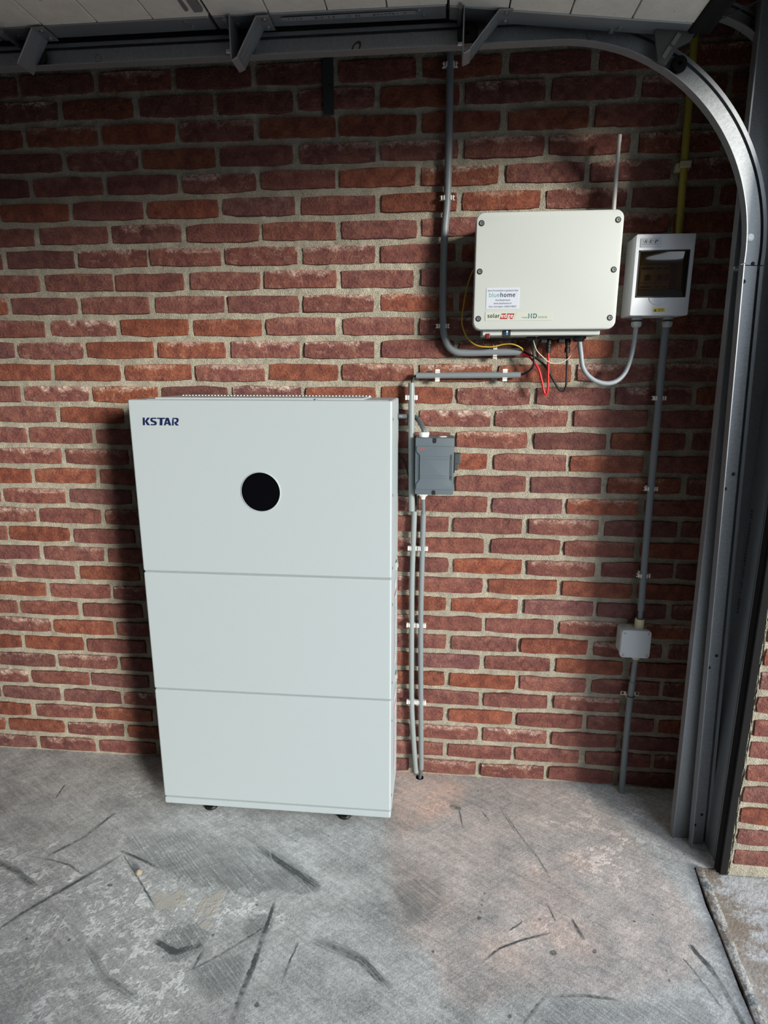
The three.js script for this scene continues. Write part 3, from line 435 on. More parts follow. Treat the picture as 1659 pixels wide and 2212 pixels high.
{
  const d = thing('garage_door', 'open sectional garage door with off white panels overhead', 'garage door');
  const zA = 0.292, zB = 2.72, secs = [[1.169, 1.668, 2.05, 1.995], [0.657, 1.167, 2.055, 2.052], [0.143, 0.654, 2.055, 2.055], [-0.372, 0.14, 2.055, 2.055], [-0.887, -0.375, 2.055, 2.055]];
  const frames = secs.map(([x0, x1, y0, y1]) => ({ x0, y0, L: Math.hypot(x1 - x0, y1 - y0), a: Math.atan2(y1 - y0, x1 - x0) }));
  const put = (g, s) => at(g, s.x0, s.y0, 0, 0, 0, s.a);
  const panelMap = dataTex(512, 512, (x, y) => { const v = 226 + 10 * (N64(x / 16, y / 16) - 0.5) + 9 * (N512(x, y) - 0.5) + 6 * (N256(x / 4, y / 4) - 0.5) - (N256(x / 4 + 7, y / 4) > 0.975 ? 50 : 0); return [b8(v), b8(v * 0.99), b8(v * 0.955)]; }); panelMap.repeat.set(1.5, 1.5);
  const pm = mat(0xffffff, 0.55, 0, { map: panelMap });
  frames.forEach((s, i) => {
    const strips = []; const n = 4; for (let k = 0; k < n; k++) strips.push(rb2(0.002 + k * s.L / n, (k + 1) * s.L / n - 0.0006, 0, 0.038, zA, zB, 0.0022, 2));
    const p = obj('door_section', planarUV(put(mergeGeometries(strips.map(ni)), s), 0, 2), pm, d);
    obj('end_stile', put(mergeGeometries([ni(rb2(0.002, s.L - 0.002, -0.0015, 0.038, 0.243, zA + 0.0005, 0.003)), ni(box2(0.002, s.L - 0.002, 0.003, 0.03, 0.238, 0.243))]), s), M.zinc, p);
    if (i === 1 || i === 2) for (const [u, z] of [[s.L - 0.05, 0.262], [s.L - 0.06, 0.28], [0.05, 0.262]]) obj('bolt', put(cyl(0.0045, 0.005, 0.004, u, -0.003, z, 0, 0, 6), s), M.bolt, p);
  });
  // joint strips between the sections
  for (const x of [0.6555, 0.1415, -0.3735]) obj('joint_seal', bx(0.006, 0.02, 2.4, x, 2.07, 1.5), M.black, d);
  obj('finger_guard', [rb2(0.632, 0.652, 2.047, 2.056, zA + 0.03, zB, 0.002), rb2(0.612, 0.62, 2.05, 2.056, zA + 0.03, zB, 0.002)], M.zinc, d);
  // hinge brackets, each a folded strip that carries a roller
  const bracket = (xb, yb, xt, yt, both) => {
    const g = new THREE.Group(); g.name = 'hinge_bracket'; d.add(g);
    const L = Math.hypot(xt - xb, yt - yb), a = Math.atan2(yt - yb, xt - xb);
    obj('slanted_arm', [at(rb(L, 0.003, 0.056, 0.0012, L / 2, 0, 0), xb, yb, 0.272, 0, 0, a), at(bx(L * 0.9, 0.0018, 0.003, L / 2, -0.0018, 0.009), xb, yb, 0.272, 0, 0, a), at(bx(L * 0.9, 0.0018, 0.003, L / 2, -0.0018, -0.009), xb, yb, 0.272, 0, 0, a), rb(0.03, 0.003, 0.056, 0.0012, xt + 0.012, yt - 0.001, 0.272)], M.zinc, g);
    if (both) obj('upright_arm', [rb(0.003, 2.052 - yb + 0.012, 0.056, 0.0012, xb - 0.014, (2.052 + yb) / 2, 0.272), rb(0.017, 0.003, 0.056, 0.0012, xb - 0.006, yb - 0.004, 0.272, 0, 0, 0.4)], M.zinc, g);
    for (const z of [0.256, 0.288]) obj('bolt', [cyl(0.0045, 0.005, 0.004, xt + 0.014, yt - 0.004, z, 0, 0, 6), cyl(0.0065, 0.0065, 0.0012, xt + 0.014, yt - 0.002, z, 0, 0, 16)], M.bolt, g);
    obj('roller', [lathe([[0.004, -0.006], [0.02, -0.006], [0.023, -0.004], [0.023, 0.004], [0.02, 0.006], [0.004, 0.006]], xb + (both ? -0.004 : 0.012), 2.021, 0.24, Math.PI / 2)], M.black, g);
    obj('roller_pin', cyl(0.005, 0.005, 0.07, xb - 0.022, 2.04, 0.272, Math.PI / 2, 0, 14), M.steel, g);
    if (both) obj('bolt', cyl(0.004, 0.004, 0.012, xb - 0.019, yb + 0.012, 0.294, 0, Math.PI / 2, 8), M.bolt, g);
  };
  bracket(0.205, 1.981, 0.25, 2.05, false); bracket(0.714, 1.974, 0.76, 2.048, true); bracket(1.216, 1.966, 1.276, 2.036, true);
  // bottom fitting at the end of the last section
  const bf = new THREE.Group(); bf.name = 'bottom_bracket'; d.add(bf);
  obj('fitting_plate', at(ext(poly([[0, 0.02], [0.012, -0.035], [0.03, -0.042], [0.048, -0.012], [0.075, 0.0], [0.09, 0.034], [0.06, 0.046], [0.02, 0.044]]), 0.005, 0.001), 1.598, 1.976, 0.262), mat(0x5c605c, 0.6, 0.5), bf);
  for (const [x, y] of [[1.626, 1.957], [1.642, 1.98]]) obj('slot', rb(0.009, 0.024, 0.003, 0.0012, x, y, 0.268, 0, 0, -0.55), mat(0x7d817b, 0.6), bf);
  obj('roller', lathe([[0.004, -0.006], [0.015, -0.006], [0.017, 0], [0.015, 0.006], [0.004, 0.006]], 1.662, 1.945, 0.24, Math.PI / 2), M.rubber, bf);
  obj('bolt', [cyl(0.005, 0.0055, 0.005, 1.528, 2.007, 0.262, 0, 0, 6), cyl(0.005, 0.0055, 0.005, 1.514, 2.008, 0.25, 0, 0, 6)], M.bolt, bf);
  obj('bottom_seal', put(mergeGeometries([ni(rb2(0.5, 0.522, -0.006, 0.04, 0.25, zB, 0.004)), ni(rb2(0.515, 0.55, 0.0, 0.034, 0.25, zB, 0.01))]), frames[0]), M.rubber, d);
  obj('lift_cable', tube([[1.672, 1.985, 0.268], [1.75, 2.03, 0.24], [1.86, 2.09, 0.2], [1.93, 2.13, 0.18]], 0.0012, 20, 6), M.steel, d);
  // paper label on the end stile, print too faded to read
  const lab = canvasTex(512, 64, (g, w, h) => { g.fillStyle = '#83868a'; g.fillRect(0, 0, w, h); g.fillStyle = '#3a3c3d'; const r = rngOf(3); let x = 24; while (x < w - 30) { const l = 2 + 7 * r(); if (r() < 0.72) g.fillRect(x, 18 + 8 * r(), l, 14 + 16 * r()); x += l + 4 + 9 * r(); } });
  const lg = at(new THREE.PlaneGeometry(0.29, 0.014).rotateX(Math.PI / 2), 0.955, 2.0495, 0.276); obj('faded_label', lg, mat(0xffffff, 0.7, 0, { map: lab }), d);
}

// ---------------------------------------------------------------- battery cabinet
const fontBold = await new FontLoader().loadAsync('fonts/droid/droid_sans_bold.typeface.json');
const fontSerif = await new FontLoader().loadAsync('fonts/droid/droid_serif_bold.typeface.json');
function text(str, font, size, width, depth = 0.0004, slant = 0) {
  const g = new TextGeometry(str, { font, size, depth, curveSegments: 5 }); g.computeBoundingBox(); const b = g.boundingBox;
  g.translate(-b.min.x, 0, 0); if (width) g.scale(width / (b.max.x - b.min.x), 1, 1);
  if (slant) g.applyMatrix4(new THREE.Matrix4().set(1, slant, 0, 0, 0, 1, 0, 0, 0, 0, 1, 0, 0, 0, 0, 1)); return g;
}
{
  const x0 = 0.3585, x1 = 1.0505, c = thing('battery_cabinet', 'tall white battery cabinet of three stacked modules with round black display', 'cabinet', [(x0 + x1) / 2, 0, 0.127]);
  const w = x1 - x0, hd = 0.115;
  const mod = (name, y0, y1) => obj(name, rb2(-w / 2, w / 2, y0, y1, -hd, hd, 0.0055, 4), M.cabinet, c);
  const inv = mod('inverter_module', 0.7675, 1.2355), b1 = mod('battery_module', 0.4095, 0.7645), b2 = mod('battery_module', 0.0485, 0.4065); mod('plinth', 0.0235, 0.046);
  obj('module_spacer', [box2(-w / 2 + 0.004, w / 2 - 0.004, 0.03, 1.2, -hd + 0.01, hd - 0.005)], M.cabinetDark, c);
  // lid with a vent strip along its rear edge
  obj('vent_lid', [rb2(-0.292, 0.268, 1.234, 1.2398, -0.108, 0.07, 0.0015), rb2(-0.3, 0.334, 1.234, 1.2365, 0.088, 0.1, 0.0008)], M.cabinet, inv);
  const fins = []; for (let i = 0; i < 58; i++) fins.push(bx(0.0045, 0.003, 0.05, -0.282 + i * 0.00945, 1.2405, -0.083, 0, 0.5, 0));
  const fg = obj('vent_fins', mergeGeometries(fins), M.cabinet, inv); fg.userData.kind = 'stuff';
  obj('lid_lock', [cyl(0.005, 0.005, 0.003, 0.148, 1.2362, 0.096), bx(0.007, 0.001, 0.0014, 0.148, 1.238, 0.096)], M.steel, inv);
  // display
  const dx = 0.704 - (x0 + x1) / 2;
  const disp = obj('display_bezel', lathe([[0.0515, 0.0004], [0.052, 0.002], [0.0532, 0.002], [0.054, 0.0008], [0.0543, 0]], dx, 0.9975, hd, Math.PI / 2, 0, 64), M.cabinet, inv);
  obj('display_glass', lathe([[0, 0.0012], [0.0518, 0.0012], [0.0522, 0.0003]], dx, 0.9975, hd, Math.PI / 2, 0, 64), M.glassBlack, inv);
  // KSTAR wordmark
  const kx = (pts) => pts.map(([x, y]) => [0.3955 - (x0 + x1) / 2 + (x - 640) * 0.000113, 1.1695 + (865 - y) * 0.000113]);
  const letterA = poly(kx([[1215, 690], [1280, 690], [1328, 865], [1270, 865], [1262, 832], [1208, 832], [1192, 865], [1150, 865]])); letterA.holes.push(new THREE.Path(kx([[1238, 745], [1218, 802], [1256, 802]]).map((p) => new THREE.Vector2(...p))));
  const letters = [poly(kx([[655, 690], [705, 690], [695, 865], [645, 865]])), poly(kx([[768, 690], [830, 690], [758, 772], [818, 865], [752, 865], [700, 774]])),
    poly(kx([[985, 690], [880, 690], [845, 705], [835, 730], [842, 772], [870, 792], [925, 806], [930, 825], [915, 837], [835, 837], [830, 865], [940, 865], [972, 850], [985, 825], [980, 785], [950, 765], [890, 750], [884, 730], [900, 718], [978, 718]])),
    poly(kx([[1000, 690], [1195, 690], [1190, 718], [1130, 718], [1115, 865], [1048, 865], [1066, 718], [1000, 718]])), letterA,
    poly(kx([[1362, 722], [1400, 722], [1386, 865], [1345, 865]])), poly(kx([[1372, 690], [1480, 690], [1508, 705], [1516, 735], [1508, 770], [1480, 800], [1455, 806], [1510, 865], [1440, 865], [1404, 806], [1412, 784], [1448, 776], [1466, 752], [1460, 726], [1440, 716], [1366, 716]]))];
  const wm = new THREE.Group(); wm.name = 'wordmark'; inv.add(wm);
  for (const l of letters) obj('letter', at(new THREE.ExtrudeGeometry(l, { depth: 0.0004, bevelEnabled: false }), 0, 0, hd + 0.0001), M.navy, wm);
  for (const [m, y] of [[inv, 1.188], [inv, 0.99], [inv, 0.79], [b1, 0.685], [b1, 0.45], [b2, 0.33], [b2, 0.085]]) obj('side_screw', [lathe([[0, 0.0016], [0.003, 0.0014], [0.0042, 0]], w / 2, y, 0.09, 0, -Math.PI / 2), bx(0.0005, 0.005, 0.0012, w / 2 + 0.0016, y, 0.09)], M.steel, m);
  for (const [m, y] of [[b1, 0.752], [b2, 0.394]]) obj('side_latch', [rb2(w / 2 - 0.001, w / 2 + 0.004, y - 0.012, y + 0.012, -0.07, -0.04, 0.0015), rb2(w / 2 + 0.003, w / 2 + 0.006, y - 0.005, y + 0.005, -0.064, -0.046, 0.001)], M.gland, m);
  const side = canvasTex(128, 512, (g, W2, H2) => { g.fillStyle = '#c9ccd4'; g.fillRect(0, 0, W2, H2); g.fillStyle = '#b3242c'; g.fillRect(8, 60, 112, 26); g.fillStyle = '#33363f'; for (let i = 0; i < 22; i++) g.fillRect(12, 110 + i * 17, 60 + 40 * ((i * 37) % 10) / 10, 6); });
  for (const [m, y] of [[b1, 0.585], [b2, 0.225]]) obj('rating_label', at(new THREE.PlaneGeometry(0.07, 0.26), w / 2 + 0.0006, y, -0.025, 0, Math.PI / 2, 0), mat(0xffffff, 0.5, 0, { map: side }), m);
  for (const [x, z] of [[0.493 - 0.7045, 0.085], [0.909 - 0.7045, 0.085], [0.493 - 0.7045, -0.08], [0.909 - 0.7045, -0.08]]) obj('levelling_foot', [lathe([[0, 0.002], [0.02, 0.002], [0.021, 0.006], [0.018, 0.011], [0.007, 0.013], [0.006, 0.026], [0, 0.026]], x, 0, z)], M.black, c).position.y = -0.0018;
}

// ---------------------------------------------------------------- solar inverter
{
  const t = thing('solar_inverter', 'cream white wall mounted solar inverter with installer sticker and six corner screws', 'inverter', [1.4255, 1.411, 0]);
  const w = 0.354, h = 0.277;
  obj('front_cover', ext(rrShape(w, h, 0.02, 0, h / 2), 0.04, 0.004, 0, 0, 0.1), M.inverter, t);
  obj('housing', [ext(rrShape(w - 0.02, h - 0.018, 0.016, 0, h / 2), 0.088, 0.002, 0, 0, 0.014), rb2(-0.12, 0.12, 0.05, 0.24, 0.001, 0.02, 0.002)], M.inverterSide, t);
  const fins = []; for (let i = 0; i < 9; i++) fins.push(box2(-w / 2 + 0.001, -w / 2 + 0.012, 0.04 + i * 0.022, 0.043 + i * 0.022, 0.03, 0.1)); obj('cooling_fins', fins, M.steel, t);
  // lower connection tray
  obj('connection_tray', [rb2(-0.151, 0.146, -0.013, 0.012, 0.03, 0.118, 0.003)], M.inverter, t);
  obj('status_window', [box2(-0.0975, -0.079, -0.0155, 0.003, 0.09, 0.1215)], M.black, t);
  obj('status_led', [cyl(0.0022, 0.0022, 0.001, -0.088, -0.004, 0.122, Math.PI / 2, 0, 12)], mat(0x9fe0d0, 0.3, 0, { emissive: 0x9fe8d8, emissiveIntensity: 0.8 }), t);
  obj('status_led', [cyl(0.0024, 0.0024, 0.001, -0.088, -0.0095, 0.122, Math.PI / 2, 0, 12)], mat(0x3a70d8, 0.3, 0, { emissive: 0x3a78e8, emissiveIntensity: 0.8 }), t);
  obj('power_switch', [rb2(-0.142, -0.131, -0.02, -0.008, 0.1, 0.121, 0.002)], mat(0x6d1414, 0.45), t);
  for (const [x, y] of [[-0.164, 0.252], [0.1625, 0.253], [-0.1645, 0.14], [0.1615, 0.14], [-0.164, 0.027], [0.1615, 0.027]]) {
    const s = obj('cover_screw', [lathe([[0, 0.0006], [0.0022, 0.0006], [0.0024, 0.0022], [0.0044, 0.0022], [0.0048, 0]], x, y, 0.1398, Math.PI / 2)], M.steel, t);
    obj('screw_recess', lathe([[0.003, 0.0005], [0.007, 0.0005], [0.0074, 0]], x, y, 0.1399, Math.PI / 2), M.black, s);
  }
  const sticker = canvasTex(1024, 620, (g, W2, H2) => {
    g.fillStyle = '#e3e8f3'; g.fillRect(0, 0, W2, H2); g.fillStyle = '#1c2130'; g.textAlign = 'center';
    g.font = 'italic bold 66px sans-serif'; g.fillText('Deze PV-installatie is geplaatst door', 512, 100, 960);
    g.font = 'italic bold 68px sans-serif'; g.fillText('Oud-Beijerland', 512, 385, 460); g.fillText('www.bluehome.nl', 512, 480, 560); g.fillText('Voor storingen: 0186-610023', 512, 575, 870);
    g.textAlign = 'left'; g.font = '178px sans-serif'; const gr = g.createLinearGradient(70, 0, 460, 0); gr.addColorStop(0, '#35a06c'); gr.addColorStop(1, '#2e8f8f'); g.fillStyle = gr; g.fillText('blue', 70, 270); const bw = g.measureText('blue').width;
    g.fillStyle = '#1c3358'; g.font = 'bold 178px sans-serif'; g.fillText('home', 74 + bw, 270, 860 - bw); g.font = '60px sans-serif'; g.fillText('°', 935, 190);
  });
  const flatS = (name, g, m) => obj(name, g, m, t);
  flatS('installer_sticker', at(rb(0.082, 0.0505, 0.0006, 0.0002, 0, 0, 0), 1.3205 - 1.4255, 0.0755, 0.1404), M.white);
  flatS('installer_print', at(new THREE.PlaneGeometry(0.0815, 0.05), 1.3205 - 1.4255, 0.0755, 0.14085), mat(0xd2d6da, 0.5, 0, { map: sticker }));
  const logo = canvasTex(1024, 160, (g, W2, H2) => {
    g.fillStyle = '#dde2da'; g.fillRect(0, 0, W2, H2); g.strokeStyle = '#b6bab4'; g.lineWidth = 5; g.beginPath(); g.moveTo(475, 6); g.lineTo(440, 150); g.stroke();
    g.fillStyle = '#15181c'; g.font = 'bold 104px sans-serif'; g.textBaseline = 'alphabetic'; g.fillText('solar', 30, 108, 190);
    g.fillStyle = '#b41d28'; g.beginPath(); g.moveTo(250, 28); g.lineTo(445, 28); g.lineTo(418, 132); g.lineTo(222, 132); g.closePath(); g.fill();
    g.fillStyle = '#f4f2ee'; g.fillText('edge', 238, 108, 192);
    g.fillStyle = '#17757f'; for (const [x, y] of [[560, 92], [575, 104], [592, 100], [606, 108], [620, 96], [632, 106]]) g.fillRect(x, y, 12, 13); g.fillStyle = '#136a78'; g.font = 'bold 124px sans-serif'; g.fillText('HD', 645, 122, 148);
    g.fillStyle = '#dde2da'; g.fillRect(640, 72, 120, 7); g.fillStyle = '#6d7478'; g.font = '68px sans-serif'; g.fillText('wave', 802, 120, 140);
  });
  flatS('brand_plate', at(rb(0.1685, 0.0215, 0.0006, 0.0002, 0, 0, 0), 1.363 - 1.4255, 0.0325, 0.1404), M.inverter);
  flatS('brand_print', at(new THREE.PlaneGeometry(0.168, 0.021), 1.363 - 1.4255, 0.0325, 0.14085), mat(0xd0d4d2, 0.5, 0, { map: logo }));
  // black plugs and glands below
  const plug = (x, z) => obj('cable_plug', [lathe([[0, 0], [0.0065, 0], [0.007, 0.004], [0.007, 0.012], [0.0055, 0.014], [0.0055, 0.02], [0.0072, 0.022], [0.0072, 0.034], [0.006, 0.036], [0.006, 0.05], [0, 0.05]], x, -0.0545, z, 0, 0, 20)], M.black, t);
  plug(1.4555 - 1.4255, 0.055); plug(1.505 - 1.4255, 0.055);
  obj('plug_socket', [rb2(0.006, 0.022, -0.03, -0.01, 0.05, 0.075, 0.002), rb2(0.052, 0.068, -0.03, -0.01, 0.05, 0.075, 0.002), rb2(0.0, 0.09, -0.019, -0.01, 0.04, 0.085, 0.002)], M.black, t);
  obj('cable_gland', lathe([[0, 0], [0.012, 0], [0.016, 0.006], [0.019, 0.009], [0.019, 0.014], [0, 0.014]], 1.53 - 1.4255, -0.027, 0.07, 0, 0, 12), M.black, t);
  obj('cable_gland', lathe([[0, 0], [0.008, 0], [0.013, 0.006], [0.013, 0.012], [0, 0.012]], 1.408 - 1.4255, -0.023, 0.055, 0, 0, 12), M.black, t);
}
{ const a = thing('antenna', 'thin white antenna rod rising behind the solar inverter', 'antenna', [1.598, 1.6, 0.05]);
  obj('rod', [lathe([[0, 0], [0.0058, 0], [0.0054, 0.12], [0.0046, 0.262], [0, 0.262]], 0, 0, 0)], M.white, a); obj('tip', lathe([[0, 0], [0.0055, 0], [0.0055, 0.016], [0.005, 0.017], [0, 0.017]], 0, 0.262, 0), M.white, a); obj('base', rb2(-0.009, 0.009, -0.02, 0.02, -0.02, 0.01, 0.003), M.inverterSide, a); }

// ---------------------------------------------------------------- breaker box
{
  const t = thing('breaker_box', 'pale grey breaker box with smoked window and yellow warning label', 'breaker box', [1.7205, 1.447, 0]);
  const w = 0.143, h = 0.194;
  obj('housing', [rb2(-w / 2 + 0.002, w / 2 - 0.002, 0.001, h - 0.001, 0.001, 0.06, 0.003)], M.sepSide, t);
  const fs = rrShape(w, h, 0.004, 0, h / 2); const win = new THREE.Path(); const wx0 = 1.6585 - 1.7205, wx1 = 1.7815 - 1.7205, wy0 = 0.044, wy1 = 0.156;
  win.moveTo(wx0, wy0); win.lineTo(wx0, wy1); win.lineTo(wx1, wy1); win.lineTo(wx1, wy0); win.closePath(); fs.holes.push(win);
  obj('front_cover', ext(fs, 0.03, 0.0015, 0, 0, 0.06), M.sepBody, t);
  obj('inner_panel', box2(wx0 - 0.002, wx1 + 0.002, wy0 - 0.002, wy1 + 0.002, 0.058, 0.064), mat(0xb9b196, 0.6), t);
  const din = [[-0.05, -0.012, 0xc9c6b8], [-0.0115, 0.006, 0xb9b8ae], [0.0065, 0.024, 0xb9b8ae], [0.0245, 0.042, 0x1b1c1e]];
  for (const [a, b, c] of din) { const m = obj('breaker', [rb2(a, b, 0.066, 0.124, 0.062, 0.072, 0.001), rb2(a, b, 0.082, 0.11, 0.07, 0.077, 0.001)], mat(c, 0.5), t); obj('toggle', rb2((a + b) / 2 - 0.005, (a + b) / 2 + 0.005, 0.086, 0.1, 0.076, 0.083, 0.001), M.black, m); for (const q of [box2(a + 0.003, b - 0.003, 0.114, 0.119, 0.0715, 0.0725), box2(a + 0.003, b - 0.006, 0.07, 0.073, 0.0715, 0.0725)]) obj('type_print', q, M.darkGrey, m); }
  obj('window_frame', [box2(wx0, wx0 + 0.003, wy0, wy1, 0.083, 0.0905), box2(wx1 - 0.003, wx1, wy0, wy1, 0.083, 0.0905), box2(wx0, wx1, wy1 - 0.003, wy1, 0.083, 0.0905), box2(wx0, wx1, wy0, wy0 + 0.003, 0.083, 0.0905)], M.black, t);
  { // slightly bowed smoked pane
    const g = new THREE.PlaneGeometry(wx1 - wx0 - 0.004, wy1 - wy0 - 0.004, 16, 16), p = g.attributes.position, hw = (wx1 - wx0) / 2, hh = (wy1 - wy0) / 2;
    for (let i = 0; i < p.count; i++) { const u = p.getX(i) / hw, v = p.getY(i) / hh; p.setZ(i, 0.0012 * (1 - u * u * u * u) * (1 - v * v * v * v)); } g.computeVertexNormals();
    obj('window_pane', at(g, (wx0 + wx1) / 2, (wy0 + wy1) / 2, 0.0885), M.smoke, t);
  }
  obj('thumb_tab', at(ext(poly([...Array(13)].map((_, i) => [0.0235 * Math.cos(-Math.PI * i / 12), 0.019 * Math.sin(-Math.PI * i / 12)])), 0.006, 0.002), -0.005, wy0 - 0.0005, 0.0865), M.sepBody, t);
  obj('maker_plate', [rb2(-0.061, -0.012, 0.163, 0.184, 0.0895, 0.0912, 0.0006)], mat(0x9fa4aa, 0.3, 0.3), t);
  obj('maker_print', [at(text('·S·E·P', fontSerif, 0.0078, 0.036, 0.0004, 0.25), -0.056, 0.1725, 0.0911), box2(-0.058, -0.018, 0.1695, 0.1701, 0.0911, 0.0915)], M.black, t);
  obj('warning_label', box2(-0.0155, 0.014, 0.0085, 0.0175, 0.0898, 0.0904), mat(0xd9bf16, 0.5), t);
  obj('warning_print', [at(new THREE.ExtrudeGeometry(poly([[-0.0035, -0.003], [0.0035, -0.003], [0, 0.003]]), { depth: 0.0003, bevelEnabled: false }), -0.0095, 0.013, 0.0904), at(text('LET OP!', fontBold, 0.0026, 0.013, 0.0003), -0.003, 0.0135, 0.0904), at(text('230 V / AC', fontBold, 0.002, 0.013, 0.0003), -0.003, 0.0103, 0.0904)], M.black, t);
  for (const x of [1.681 - 1.7205, 1.7595 - 1.7205]) { const g = obj('cable_gland', [cyl(0.0135, 0.0135, 0.007, x, -0.0035, 0.045, 0, 0, 6), lathe([[0, 0], [0.009, 0], [0.0125, 0.003], [0.0135, 0.007], [0.0135, 0.014], [0, 0.014]], x, -0.026, 0.045, 0, 0, 8)], M.gland, t); obj('gland_ring', cyl(0.011, 0.011, 0.006, x, -0.0095, 0.045), M.darkGrey, g); }
}

// ---------------------------------------------------------------- isolator switch box
{
  const t = thing('isolator_switch', 'dark grey isolator box with red lettering and side knob', 'switch box', [1.157, 0.968, 0]);
  const w = 0.107, h = 0.16;
  obj('housing', [rb2(-w / 2 - 0.001, w / 2 + 0.001, 0, h, 0.001, 0.075, 0.003)], M.box, t);
  const s = poly([[-w / 2, 0], [w / 2, 0], [w / 2, h], [-w / 2, h]]);
  obj('lid', [ext(rrShape(w, h, 0.003, 0, h / 2), 0.012, 0.0015, 0, 0, 0.073)], M.box, t);
  // raised waist-shaped field between two side notches
  const e = 0.0505, n = 0.041;
  obj('raised_field', ext(poly([[-e, 0.015], [e, 0.015], [e, 0.03], [n, 0.043], [n, 0.112], [e, 0.122], [e, 0.137], [-e, 0.137], [-e, 0.122], [-n, 0.112], [-n, 0.043], [-e, 0.03]]), 0.006, 0.0012, 0, 0, 0.083), M.box, t);
  for (const y of [0.0475, 0.0545, 0.1005, 0.1085]) obj('groove_rib', rb(0.078, 0.0012, 0.0012, 0.0004, 0, y, 0.0892, 0, 0, 0, 2), M.box, t);
  obj('mark_plate', [rb2(-0.0495, -0.0425, 0.042, 0.115, 0.0845, 0.0855, 0.0003), rb2(0.0425, 0.0495, 0.042, 0.115, 0.0845, 0.0855, 0.0003)], M.boxDark, t);
  for (const q of [box2(0.0455, 0.0465, 0.102, 0.108, 0.0855, 0.086), at(new THREE.TorusGeometry(0.0024, 0.0005, 6, 16), 0.046, 0.05, 0.0856)]) obj('position_mark', q, M.black, t);
  for (const y of [0.15, 0.008]) { const k = obj('lid_screw', cyl(0.0046, 0.0046, 0.0012, -0.001, y, 0.0856, Math.PI / 2, 0, 20), M.black, t); obj('screw_slot', [rb(0.0105, 0.011, 0.001, 0.0004, -0.001, y + (y > 0.1 ? 0.004 : -0.003), 0.0852)], M.black, k); }
  obj('maker_print', at(text('ABB', fontBold, 0.0078, 0.0165, 0.0003), -0.0445, 0.126, 0.0891), mat(0xa24c47, 0.5), t);
  const k = obj('knob_plate', rb2(w / 2, w / 2 + 0.004, 0.062, 0.116, 0.03, 0.078, 0.001), M.black, t);
  obj('knob', [rb2(w / 2 + 0.003, w / 2 + 0.019, 0.086, 0.115, 0.04, 0.075, 0.002), rb2(w / 2 + 0.003, w / 2 + 0.0135, 0.068, 0.09, 0.042, 0.073, 0.002)], M.boxKnob, t);
  obj('cable_gland', [cyl(0.0145, 0.0145, 0.009, -0.031, h + 0.0085, 0.05, 0, 0, 8), cyl(0.0125, 0.0135, 0.006, -0.031, h + 0.0025, 0.05)], M.white, t);
  obj('blind_plug', lathe([[0, 0.003], [0.01, 0.002], [0.0125, 0]], 0.022, h, 0.05), M.white, t);
  obj('cable_gland', [lathe([[0, 0], [0.006, 0], [0.007, 0.006], [0.014, 0.012], [0.0155, 0.015], [0.0155, 0.021], [0, 0.021]], -0.031, -0.0205, 0.05, 0, 0, 10)], M.white, t);
}

// ---------------------------------------------------------------- junction box
{
  const t = thing('junction_box', 'small square pale grey junction box with a screw in each corner', 'junction box', [1.758, 0.482, 0]);
  obj('base', [ext(rrShape(0.079, 0.082, 0.01, 0, 0.043), 0.047, 0.002, 0, 0, 0.001)], M.jboxBase, t);
  obj('lid', [ext(rrShape(0.085, 0.087, 0.01, 0, 0.0435), 0.014, 0.002, 0, 0, 0.047)], M.jbox, t);
  for (const [x, y, a] of [[-0.034, 0.0785, 1.2], [0.034, 0.0785, 0], [-0.034, 0.0085, 0.1], [0.034, 0.0085, 1.5]]) { const s = obj('corner_screw', lathe([[0, 0.0005], [0.0045, 0.0005], [0.0048, 0.0011], [0.0056, 0.0011], [0.006, 0]], x, y, 0.0608, Math.PI / 2), M.jbox, t); obj('screw_slot', bx(0.0014, 0.0055, 0.0006, x, y, 0.0616, 0, 0, a), M.black, s); }
  for (const q of [cyl(0.011, 0.011, 0.003, -0.0395, 0.045, 0.026, 0, Math.PI / 2), cyl(0.011, 0.011, 0.003, -0.012, 0.085, 0.026)]) obj('knockout', q, M.jboxBase, t);
  obj('conduit_gland', lathe([[0.0095, 0.0], [0.0135, 0.0], [0.0135, 0.02], [0.0128, 0.023], [0.0132, 0.026], [0.0128, 0.029], [0.0098, 0.029]], 0.014, 0.0845, 0.032), M.cream, t);
  obj('conduit_gland', [lathe([[0.0085, 0], [0.0115, 0], [0.012, 0.003], [0.0105, 0.006], [0.012, 0.008], [0.012, 0.018]], 0.013, -0.0145, 0.032)], M.cream, t);
}

// ---------------------------------------------------------------- conduits
const wallZ = 0.02;
tag(obj('conduit', tube([[1.176, 2.3, wallZ], [1.176, 2.06, wallZ], [1.177, 1.9, wallZ], [1.1765, 1.753, wallZ], [1.1715, 1.67, wallZ], [1.1705, 1.55, wallZ], [1.172, 1.45, wallZ], [1.176, 1.408, wallZ], [1.188, 1.378, wallZ], [1.208, 1.362, wallZ], [1.235, 1.3585, wallZ], [1.3, 1.3595, wallZ], [1.39, 1.36, wallZ]], 0.0098, 160, 20), M.pvcDark), 'long grey conduit bent from the ceiling round to under the inverter', 'conduit', 'conduits on the brick wall');
tag(obj('conduit', pipe([1.1, 1.2965, wallZ + 0.004], [1.389, 1.2985, wallZ + 0.004], 0.0085), M.pvc), 'short horizontal grey conduit below the inverter', 'conduit', 'conduits on the brick wall');
tag(obj('conduit', pipe([1.0875, 1.277, 0.03], [1.0925, 0.907, 0.03], 0.0092), M.pvcLight), 'upright grey conduit between the cabinet and the isolator box', 'conduit', 'conduits on the brick wall');
